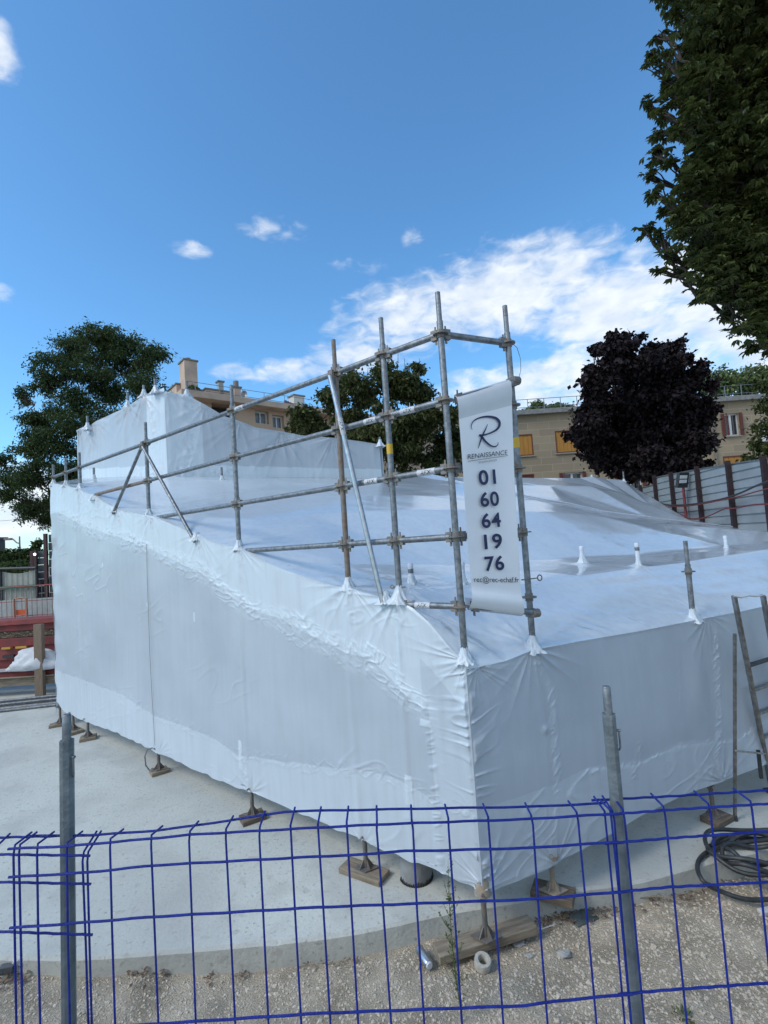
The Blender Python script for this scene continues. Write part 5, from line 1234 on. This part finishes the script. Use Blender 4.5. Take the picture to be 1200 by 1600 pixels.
def right_building():
    Yb = 29.0; P = lambda x, y: PY(x, y, Yb)
    zr = (P(807, 656).z+P(1190, 619).z)/2; x0 = P(716, 700).x; x1 = P(1420, 700).x
    T = thing('stone_building', 'low tan stone building with orange shutters and flat roof, behind the purple tree', 'building', ((x0+x1)/2, Yb, 0))
    wins = [(782, 833, 679.5, 713, 'or'), (868, 911, 672, 707, 'or'), (963, 1004, 664, 700, 'or'), (1045, 1082, 654, 690, 'or'), (1132, 1155, 646, 681, 'red'), (814, 836, 741, 775, 'redc'), (880, 911, 738, 772, 'redw'), (967, 1003, 726, 765, 'redw'), (1131, 1165, 712, 748, 'or'), (1048, 1080, 720, 756, 'or'), (1215, 1245, 636, 672, 'or'), (1280, 1315, 630, 666, 'or'), (1215, 1245, 706, 742, 'or')]
    holes = []
    for (a, b, c, d, k) in wins:
        p, q = P(a, (c+d)/2), P(b, (c+d)/2); zt = P((a+b)/2, c).z; zb = P((a+b)/2, d).z; holes.append((p.x, q.x, zb, zt))
        holes_lower = None
    st = stone_mat(); wall_with_holes('wall', x0, x1, 0, zr, Yb, 9, holes, st, T, .22)
    m = MB(); m.box(((x0+x1)/2, Yb+4.5, zr+.14), (x1-x0+.5, 9.6, .28)); m.build('roof', mat('parapet_concrete', (.24, .24, .235), .85, var=.3), T, bevel=.02)
    for h, w in zip(holes, wins):
        a, b, c, d = h; cx = (a+b)/2; k = w[4]
        m = MB(); m.box((cx, Yb-.03, c-.04), (b-a+.16, .12, .07)); m.build('sill', mat('sill_stone', (.26, .24, .2), .9), T)
        if k == 'or' or k == 'redc':
            m = MB(); n = 7
            for i in range(n): w_ = (b-a)/n; m.box((a+w_*(i+.5), Yb+.05+.008*(i % 2), (c+d)/2), (w_-.012, .04, d-c-.02))
            m.build('shutter', ORSH if k == 'or' else REDSH, T)
            fr = MB()
            for (p, s) in (((cx, Yb+.03, d-.03), (b-a, .07, .06)), ((cx, Yb+.03, c+.03), (b-a, .07, .06)), ((a+.03, Yb+.032, (c+d)/2), (.06, .07, d-c-.12)), ((b-.03, Yb+.032, (c+d)/2), (.06, .07, d-c-.12))): fr.box(p, s)
            fr.build('window_frame', REDSH, T)
        else:
            wn = MB()
            for (p, s) in (((cx, Yb+.15, d-.04), (b-a, .06, .08)), ((cx, Yb+.15, c+.04), (b-a, .06, .08)), ((a+.025, Yb+.152, (c+d)/2), (.05, .06, d-c-.16)), ((b-.025, Yb+.152, (c+d)/2), (.05, .06, d-c-.16)), ((cx, Yb+.148, (c+d)/2), (.12, .06, d-c-.16))): wn.box(p, s)
            wo = wn.build('window', FRAMEW, T); pn = MB(); pn.box((cx, Yb+.19, (c+d)/2), (b-a-.1, .01, d-c-.1)); po = pn.build('pane', GLASS, None); po.parent = wo
            for s in (-1, 1):
                m = MB(); hx = a if s < 0 else b; 
                for i in range(2): m.box((hx+s*(-.02+.10*i), Yb-.08-.14*(1-i), (c+d)/2), (.05, .035, d-c))
                m.box((hx+s*.10, Yb-.06, (c+d)/2), (.19, .04, d-c)); m.build('shutter', REDSH, T)
    m = MB(); xd = P(1112, 660).x; m.tube([(xd, Yb-.09, .1), (xd, Yb-.09, zr)], .05, 8); m.build('drainpipe', GALVD, T, smooth=True)
    # roof railing
    rail = MB(); zz = zr+.28
    for i in range(26):
        x = x0+.6+i*(x1-x0-1)/25; rail.tube([(x, Yb+1.2, zz), (x, Yb+1.2, zz+1.0)], .022, 6)
    for h in (.5, 1.0): rail.tube([(x0+.4, Yb+1.2, zz+h), (x1-.4, Yb+1.2, zz+h)], .018, 6)
    rail.build('roof_railing', GALV, T)
    # air conditioner at right edge
    q = P(1197, 681); A = thing('air_conditioner', 'white air conditioner unit on the stone wall at the right edge', 'air conditioner', (q.x, Yb-.4, q.z-.4)); m = MB(); m.box((q.x, Yb-.22, q.z), (.75, .38, .75)); m.build('casing', WHITEP, A, bevel=.03)
    m = MB(); m.tube([(q.x-.02, Yb-.415, q.z), (q.x-.02, Yb-.43, q.z)], .27, 24); m.build('fan_grille', mat('dark_grille', (.05, .055, .06), .6), A); m = MB(); m.tube([(q.x-.02, Yb-.432, q.z), (q.x-.02, Yb-.445, q.z)], .08, 16); m.build('fan_hub', WHITEP, A)
right_building()

def left_building():
    A = PY(312, 618, 32.0); dr = Vector((1.2, 1, 0)).normalized(); A0 = (A.x, A.y); nn = Vector((dr.y, -dr.x, 0)); back = -nn
    P = lambda x, y, off=0: Ppl(x, y, (A.x+back.x*off, A.y+back.y*off), dr)
    t_ = lambda p: (p.x-A.x)*dr.x+(p.y-A.y)*dr.y
    M = lambda t, o, z: (A.x+dr.x*t+back.x*o, A.y+dr.y*t+back.y*o, z)
    T = thing('apartment_block', 'beige apartment block with roof chimneys, balcony and railing, behind the upper wrap', 'building', (A.x, A.y, 0))
    BE = mat('beige_render', (.48, .34, .25), .85, vscale=.5, base2=(.42, .30, .22)); BL = mat('pale_beige', (.54, .40, .31), .85, vscale=1, base2=(.40, .30, .235))
    zr = A.z-.0; t0 = t_(P(286, 612)); t1 = 22.0
    def hole(x0, x1, y0, y1): a = P(x0, (y0+y1)/2); b = P(x1, (y0+y1)/2); m_ = P((x0+x1)/2, y0).z; n_ = P((x0+x1)/2, y1).z; return (t_(a), t_(b), n_, m_)
    w1 = hole(399, 420, 642, 662); w2 = hole(426, 444, 649, 669); b1 = hole(331, 364, 630.5, 656)
    hs = [w1, w2, b1]
    for (a, b, c, d) in list(hs): hs.append((a, b, c-2.9, d-2.9))
    for k in range(3): a = w2[1]+1.6+k*3; hs += [(a, a+1.4, w1[2], w1[3]), (a, a+1.4, w1[2]-2.9, w1[3]-2.9)]
    wall_with_holes('wall', t0, t1, 0, zr-.45, 0, 10, hs, BE, T, .5 , M)
    fx = MB(); Z = Vector((0, 0, 1)); fx.box(M((t0+t1)/2, 4.6, zr-.2), (t1-t0+.8, 11.0, .42), (dr, back, Z)); fx.build('eave_fascia', BL, T, bevel=.03)
    for k, (a, b, c, d) in enumerate(hs):
        cx = (a+b)/2; dp = .46 if k not in (2, 5) else 1.6
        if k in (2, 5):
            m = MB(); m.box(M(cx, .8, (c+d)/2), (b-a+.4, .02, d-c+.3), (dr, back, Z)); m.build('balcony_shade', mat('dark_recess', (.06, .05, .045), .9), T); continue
        m = MB()
        for (p, s) in (((cx, .36, d-.05), (b-a, .08, .1)), ((cx, .36, c+.05), (b-a, .08, .1)), ((a+.05, .362, (c+d)/2), (.1, .08, d-c-.2)), ((b-.05, .362, (c+d)/2), (.1, .08, d-c-.2)), ((cx, .358, (c+d)/2), (.09, .08, d-c-.2))): m.box(M(*p), s, (dr, back, Z))
        wo = m.build('window', FRAMEW, T); m = MB(); m.box(M(cx, .42, (c+d)/2), (b-a-.1, .02, d-c-.1), (dr, back, Z)); po = m.build('pane', mat('curtained_glass', (.09, .12, .14), .12, vscale=1.5, base2=(.2, .22, .23)), None); po.parent = wo
    def box_px(name, x0, x1, y0, y1, off, dep, mm, cap=None, pot=None):
        a, b = P(x0, y1, off), P(x1, y1, off); zt = P((x0+x1)/2, y0, off).z; w = t_(b)-t_(a); ta = (t_(a)+t_(b))/2; zb = zr-.1
        m = MB(); m.box(M(ta, off+dep/2, (zt+zb)/2), (w, dep, zt-zb), (dr, back, Z)); o = m.build(name, mm, T)
        if cap: m = MB(); m.box(M(ta, off+dep/2, zt+.05), (w+.16, dep+.16, .1), (dr, back, Z)); c = m.build('cap', GALVD, None); c.parent = o
        if pot:
            m = MB(); p0 = Vector(M(ta, off+dep/2, zt+.1)); m.tube([p0, p0+Vector((0, 0, pot))], .2, 12); c = m.build('chimney_pot', GALVD, None); c.parent = o
        return o
    box_px('chimney', 289.5, 309.5, 564, 604, 3.0, 1.1, BL, True, .25)
    box_px('chimney', 367, 377, 606, 624, 2.0, .5, BL, True, .45)
    box_px('vent_stack', 342, 349.5, 597, 608, 4.0, .4, mat('vent_grey', (.33, .35, .35), .7), True)
    box_px('roof_housing', 322, 363, 611, 622, 4.0, 2.0, BL, True)
    box_px('roof_housing', 276, 296, 602, 612, 4.0, 2.0, BL, True)
    box_px('chimney', 460, 476, 619, 634, 3.0, .9, mat('white_render', (.55, .52, .47), .8), True)
    for k in range(5):
        p = P(446+k*3.6, 632, 3); m = MB(); m.tube([Vector((p.x, p.y, zr-.2)), Vector((p.x, p.y, P(446, 626+k, 3).z))], .12, 10); m.build('chimney_pot', mat('terracotta_pot', (.14, .06, .05), .8), T, smooth=True)
    # satellite dish
    p = P(381.5, 616, 1.5); m = MB(); n = 20; c = p
    for r, dz in ((0, .10), (.16, .06), (.28, 0)):
        for j in range(n): a = 2*math.pi*j/n; m.v.append((c.x+r*math.cos(a)*.8, c.y+dz, c.z+r*math.sin(a)))
    for k in range(2):
        for j in range(n): m.f.append((k*n+j, k*n+(j+1) % n, (k+1)*n+(j+1) % n, (k+1)*n+j)); m.mi.append(0)
    m.tube([(c.x, c.y+.1, c.z), (c.x, c.y+.15, zr-.1)], .03, 6); m.build('satellite_dish', GALV, T, smooth=True)
    m = MB(); zz = zr+.0
    for k in range(18): t = t0+1+k*1.65; m.tube([M(t, .6, zz), M(t, .6, zz+1.05)], .022, 5)
    for h in (.55, 1.05): m.tube([M(t0+.5, .6, zz+h), M(t1-.5, .6, zz+h)], .02, 5)
    m.build('roof_railing', GALV, T)
    # scaffold-like red fascia end
left_building()

# ================================================================== TREES
BARK = mat('bark', (.055, .042, .032), .95, vscale=5, base2=(.03, .024, .02), bump=.6, bscale=14)
def leaves_mesh(name, C, size, mm, parent, kind='quad', droop=.3, seed=0, aspect=.55):
    """C (n,3) leaf positions -> bent leaf quads or palmate clusters"""
    rs = np.random.default_rng(seed); n = len(C); sz = size*(.6+.8*rs.random(n))
    if kind == 'palm':
        k = 5; C = np.repeat(C, k, 0); a0 = np.repeat(rs.uniform(0, 6.28, n), k); j = np.tile(np.arange(k)-2, n); sz = np.repeat(sz, k)*(1-.12*np.abs(j)); az = a0+j*.62
        tilt = np.repeat(rs.uniform(-.9, .25, n), k)+rs.normal(0, .12, n*k); tw = rs.normal(0, .3, n*k); tone = np.repeat(rs.random(n), k)
    else:
        az = rs.uniform(0, 6.28, n); tilt = rs.uniform(-1.2, .8, n)-droop; tw = rs.uniform(-1.2, 1.2, n); tone = rs.random(n)
    d = np.stack([np.cos(az)*np.cos(tilt), np.sin(az)*np.cos(tilt), np.sin(tilt)], -1)
    h = np.stack([-np.sin(az), np.cos(az), np.zeros_like(az)], -1); u = np.cross(d, h); w = h*np.cos(tw)[:, None]+u*np.sin(tw)[:, None]
    s = sz[:, None]; nrm = np.cross(d, w)
    V = np.stack([C, C+d*s*.55+w*s*aspect*.5+nrm*s*.06, C+d*s-nrm*s*.10, C+d*s*.55-w*s*aspect*.5+nrm*s*.06], 1).reshape(-1, 3)
    Fq = np.arange(len(V)).reshape(-1, 4)
    return npmesh(name, V, Fq, mm, parent, smooth=False, attrs={'tone': np.repeat(tone**2.2, 4)})
def limb(m, a, b, r0, r1, jit=.12, n=6):
    a = Vector(a); b = Vector(b); L_ = (b-a).length; P = []
    for i in range(n+1):
        f = i/n; o = Vector((random.uniform(-1, 1), random.uniform(-1, 1), random.uniform(-.5, .5)))*L_*jit*.35*math.sin(f*math.pi); P.append(a+(b-a)*f+o+Vector((0, 0, -.08*L_*f*(1-f))))
    m.tube(P, [r0+(r1-r0)*(i/n) for i in range(n+1)], 7, cap=False); return P
def tree(label, base, trunk_h, r, clumps, nleaf, size, mm, group=None, kind='quad', bark=BARK, name='tree', seed=0, sub=7, spread=.42, twig=True, aspect=.55, shell=.5, bare=0, catlab='tree', lf=.24):
    """clumps: (x,y,z,rad) foliage masses; each is split in branchlets carrying leaves"""
    rs = np.random.default_rng(seed); random.seed(seed)
    base = Vector(base); T = thing(name, label, catlab, base, group)
    m = MB(); fork = base+Vector((0, 0, trunk_h)); P = limb(m, base-Vector((0, 0, .2)), fork, r*1.15, r*.75, .05, 8)
    centers = []; cs = sorted(clumps, key=lambda c: (Vector(c[:3])-fork).length); ends_ = []
    for (x, y, z, rad) in cs:
        c = Vector((x, y, z)); st = fork if z > fork.z+.3 else base+Vector((0, 0, max(trunk_h*.5, min(trunk_h, z-rad*.4))))
        prev = [e for e in ends_ if (e-fork).length < (c-fork).length*.85 and (e-c).length < (c-st).length*.8]; rl = r*lf
        if prev: st = min(prev, key=lambda e: (e-c).length); rl = r*lf*.5
        ends_.append(c)
        Q = limb(m, st, c, rl, r*.05, .16, 7); centers.append((c, rad*spread*.9)); centers.append((Q[5], rad*spread*.8)); centers.append((Q[6], rad*spread*.8))
        for k in range(sub):
            v = Vector(rs.normal(0, 1, 3)); v.normalize(); v.z = v.z*.8; f = shell+(1-shell)*rs.random(); e = c+v*rad*f
            limb(m, Q[int(rs.integers(4, 8))], e, r*.06, r*.015, .2, 4)
            centers.append((e, rad*spread*(.6+.6*rs.random())))
    m.build('trunk', bark, T, smooth=True)
    wts = np.array([b**2.2 for a, b in centers]); wts /= wts.sum(); cnt = rs.multinomial(nleaf, wts); C = []
    for (e, rr), k in zip(centers, cnt):
        v = rs.normal(0, 1, (k, 3)); v /= np.linalg.norm(v, axis=1)[:, None]+1e-9; f = rs.random(k)**.45
        gs = rs.random(k) < .18; f = np.where(gs, f*1.7, f); q = v*f[:, None]*rr*np.array([1.1, 1.1, .75]); q += .35*rr*np.stack([vn(q[:, 0]*4/rr, q[:, 2]*4/rr, 1), vn(q[:, 1]*4/rr, q[:, 0]*4/rr, 2), vn(q[:, 2]*4/rr, q[:, 1]*4/rr, 3)], -1)
        C.append(q+np.array(e))
    C = np.concatenate(C); leaves_mesh('crown', C, size, mm, T, kind, seed=seed, aspect=aspect)
    return T
def cl(px, py, Y, rpx):   # foliage mass seen round a pixel at distance Y
    p = PY(px, py, Y); return (p.x, p.y, p.z, rpx*Y/FPX)

GL = leafmat('locust_leaf', (.020, .040, .012), (.034, .058, .015)); GD = leafmat('green_brown_leaf', (.030, .046, .013), (.058, .068, .019)); GP = leafmat('purple_leaf', (.007, .0035, .005), (.012, .006, .008), rough=.75, trans=.06)
GC = leafmat('chestnut_leaf', (.028, .042, .011), (.055, .066, .016), trans=.2); GF = leafmat('far_leaf', (.07, .10, .03), (.10, .13, .05)); GH = leafmat('hedge_leaf', (.03, .055, .014), (.05, .08, .02))
BARKD = mat('dark_bark', (.012, .009, .009), .95)
# left locust-like tree
Y = 21
cls = [cl(x, y, Y+random.uniform(-2, 2), r) for x, y, r in ((120, 548, 40), (165, 540, 42), (195, 555, 38), (235, 562, 32), (95, 570, 35), (70, 600, 26), (225, 600, 36), (160, 600, 45), (110, 630, 40), (60, 650, 34), (50, 690, 30), (95, 690, 44), (150, 670, 50), (40, 620, 18), (20, 750, 34), (60, 745, 36), (95, 740, 34), (50, 790, 34), (85, 790, 30), (0, 720, 20), (5, 775, 20), (70, 815, 18), (215, 660, 40), (140, 735, 44), (190, 720, 44), (250, 620, 20), (110, 800, 30), (160, 522, 24))]
b = PY(150, 900, Y)
tree('large airy dark green tree rising behind the upper wrapped box at the left', (b.x, Y, .2), 4.2, .33, cls, 88000, .13, GL, seed=3, sub=16, spread=.36, aspect=.38, shell=.35, lf=.2)
# centre tree behind the scaffold
Y = 21
cls = [cl(x, y, Y+random.uniform(-1.5, 1.5), r) for x, y, r in ((480, 650, 28), (520, 620, 26), (560, 610, 30), (610, 600, 32), (650, 610, 28), (500, 680, 34), (560, 665, 40), (620, 660, 42), (670, 655, 34), (700, 690, 34), (640, 700, 40), (580, 700, 36), (655, 575, 12), (700, 650, 22), (735, 700, 24), (600, 575, 16), (530, 600, 12), (690, 725, 30), (465, 665, 18), (545, 590, 14))]
b = PY(610, 900, Y)
T = tree('green-brown leafy tree behind the scaffold poles, middle of the view', (b.x, Y, .2), 3.6, .26, cls, 56000, .17, GD, seed=5, sub=12, spread=.42, shell=.35)
m = MB(); random.seed(9)
for x, y in ((622, 552), (632, 560), (612, 558), (655, 560), (598, 560), (575, 575), (640, 568)): a = PY(x+random.uniform(-8, 8), 640, Y); b_ = PY(x, y, Y); limb(m, a, b_, .03, .008, .1, 5)
m.build('bare_twigs', BARK, T)
# purple maple
Y = 19
cls = [cl(x, y, Y+random.uniform(-1.5, 1.5), r) for x, y, r in ((960, 548, 26), (985, 565, 36), (1030, 570, 34), (1060, 590, 36), (940, 590, 28), (1000, 610, 48), (1050, 640, 48), (950, 640, 42), (925, 665, 26), (1085, 650, 28), (1090, 690, 24), (1000, 680, 54), (1050, 700, 44), (960, 700, 44), (1080, 600, 20), (1015, 545, 16), (1070, 560, 12), (920, 685, 22), (1075, 730, 26), (985, 725, 30), (1030, 720, 30), (930, 615, 14), (975, 535, 16))]
for x, y in ((957, 524), (1000, 528), (1062, 533), (1098, 566), (1112, 600), (1115, 640), (1110, 690), (1104, 725), (898, 668), (905, 690), (915, 612), (922, 575), (930, 545), (1040, 540), (890, 678), (940, 722)): cls.append(cl(x, y, Y+random.uniform(-1, 1), 9))
b = PY(1005, 900, Y)
tree('dense dark purple-leaved maple in front of the tan stone building', (b.x, Y, .2), 3.4, .20, cls, 80000, .16, GP, seed=8, sub=12, spread=.46, aspect=.75, shell=.3, bark=BARKD)
# far trees behind the stone building
Y = 45
for lb, sd_, bx, lst in (('small sunlit tree top just above the stone roof, left of the maple', 11, 850, ((830, 645, 14), (850, 640, 16), (875, 638, 16), (890, 645, 10), (815, 652, 10))),
                     ('green tree tops above the stone roof, right of the maple', 12, 1150, ((1110, 600, 22), (1145, 590, 24), (1180, 585, 24), (1130, 612, 20), (1165, 605, 24), (1200, 600, 24), (1230, 590, 26)))):
    b = PY(bx, 850, Y); tree(lb, (b.x, Y, 1), 7.5, .3, [cl(x, y, Y, r) for x, y, r in lst], 9000, .32, GF, seed=sd_, sub=7, spread=.5)
# left far hedge trees
Y = 32
b = PY(20, 890, Y); tree('dark round tree in the distance at the far left beside the street lamp', (b.x, Y, .3), 1.2, .15, [cl(x, y, Y+1, r) for x, y, r in ((-40, 868, 18), (-10, 868, 16), (15, 866, 14), (35, 868, 12), (48, 862, 12), (58, 850, 8))], 12000, .18, GL, seed=21, sub=8, spread=.5)
Y = 26
b = PY(18, 895, Y); tree('lighter green bush below the dark tree at the far left', (b.x, Y, .2), .8, .08, [cl(x, y, Y, r) for x, y, r in ((8, 885, 9), (22, 884, 10), (36, 886, 9), (-12, 886, 10))], 7000, .11, GH, seed=22, sub=7, spread=.5, name='bush', catlab='bush')
Y = 34
b = PY(300, 612, Y); tree('small green roof shrub beside the tall beige chimney', (b.x, Y, b.z-.3), .3, .03, [cl(x, y, Y, r) for x, y, r in ((304, 606, 6), (296, 607, 5), (312, 610, 4))], 1500, .09, GH, seed=41, sub=5, spread=.5, name='shrub', catlab='shrub')
# big chestnut upper right
def chestnut():
    px = [(1075, 60, 62), (1130, 30, 70), (1190, 60, 80), (1060, 130, 42), (1110, 130, 70), (1170, 150, 80), (1045, 190, 34), (1080, 210, 52), (1140, 230, 75), (1200, 230, 80), (1060, 270, 44), (1100, 300, 60), (1160, 320, 75), (1055, 340, 40), (1090, 370, 52), (1140, 390, 64), (1200, 390, 80), (1050, 395, 28), (1090, 425, 34), (1130, 440, 40), (1180, 460, 56), (1120, 475, 22), (1160, 505, 26), (1195, 520, 30), (1215, 500, 50), (1230, 120, 80), (1240, 330, 90), (1050, 35, 22), (1040, 82, 20), (1010, 400, 10), (1110, -40, 80), (1210, -60, 100), (1030, 235, 14), (1150, 60, 70)]
    cls = []
    for x, y in ((1050, 25), (1024, 55), (1036, 88), (1010, 92), (1032, 130), (1007, 165), (1026, 178), (1020, 207), (1016, 236), (1008, 272), (1016, 302), (1037, 322), (1004, 358), (1026, 368), (1042, 398), (1028, 420), (1056, 430), (1083, 464), (1102, 455), (1125, 490), (1141, 518), (1172, 545), (1196, 550), (1060, 45), (1046, 150), (1045, 250), (1044, 345)):
        cls.append(cl(x+6, y, 9.2+random.uniform(-.5, .5), 14+random.uniform(-3, 3)))
    for x, y, r in px:
        if r < 30 and x < 1130: continue
        x += 30 if x < 1100 else 12
        for k in range(2): cls.append(cl(x+(20 if k else 0), y, 8.6+k*1.4+random.uniform(-.3, .3), r))
    # the rest of the crown, out of frame
    for k in range(16):
        a = random.uniform(0, 6.28); cls.append((10.2+random.uniform(-1.2, 3.8), 9.6+random.uniform(-2.6, 3), random.uniform(6, 13), 1.4))
    return cls
random.seed(4); cc = chestnut()
tree('tall dark chestnut tree overhanging from the top right corner', (10.8, 10.0, .0), 5.0, .42, cc, 66000, .15, GC, seed=31, sub=9, spread=.38, kind='palm', aspect=.42, shell=.3, lf=.14)
Y = 15
b = PY(1235, 900, Y); tree('sparse green sapling branches at the right edge before the stone wall', (b.x, Y, .1), 3.6, .10, [cl(x, y, Y, r) for x, y, r in ((1195, 600, 14), (1205, 630, 20), (1185, 690, 14), (1175, 725, 14), (1200, 715, 22), (1195, 735, 18), (1230, 660, 40), (1230, 720, 40), (1165, 712, 6))], 7000, .13, GC, seed=33, sub=8, spread=.5)
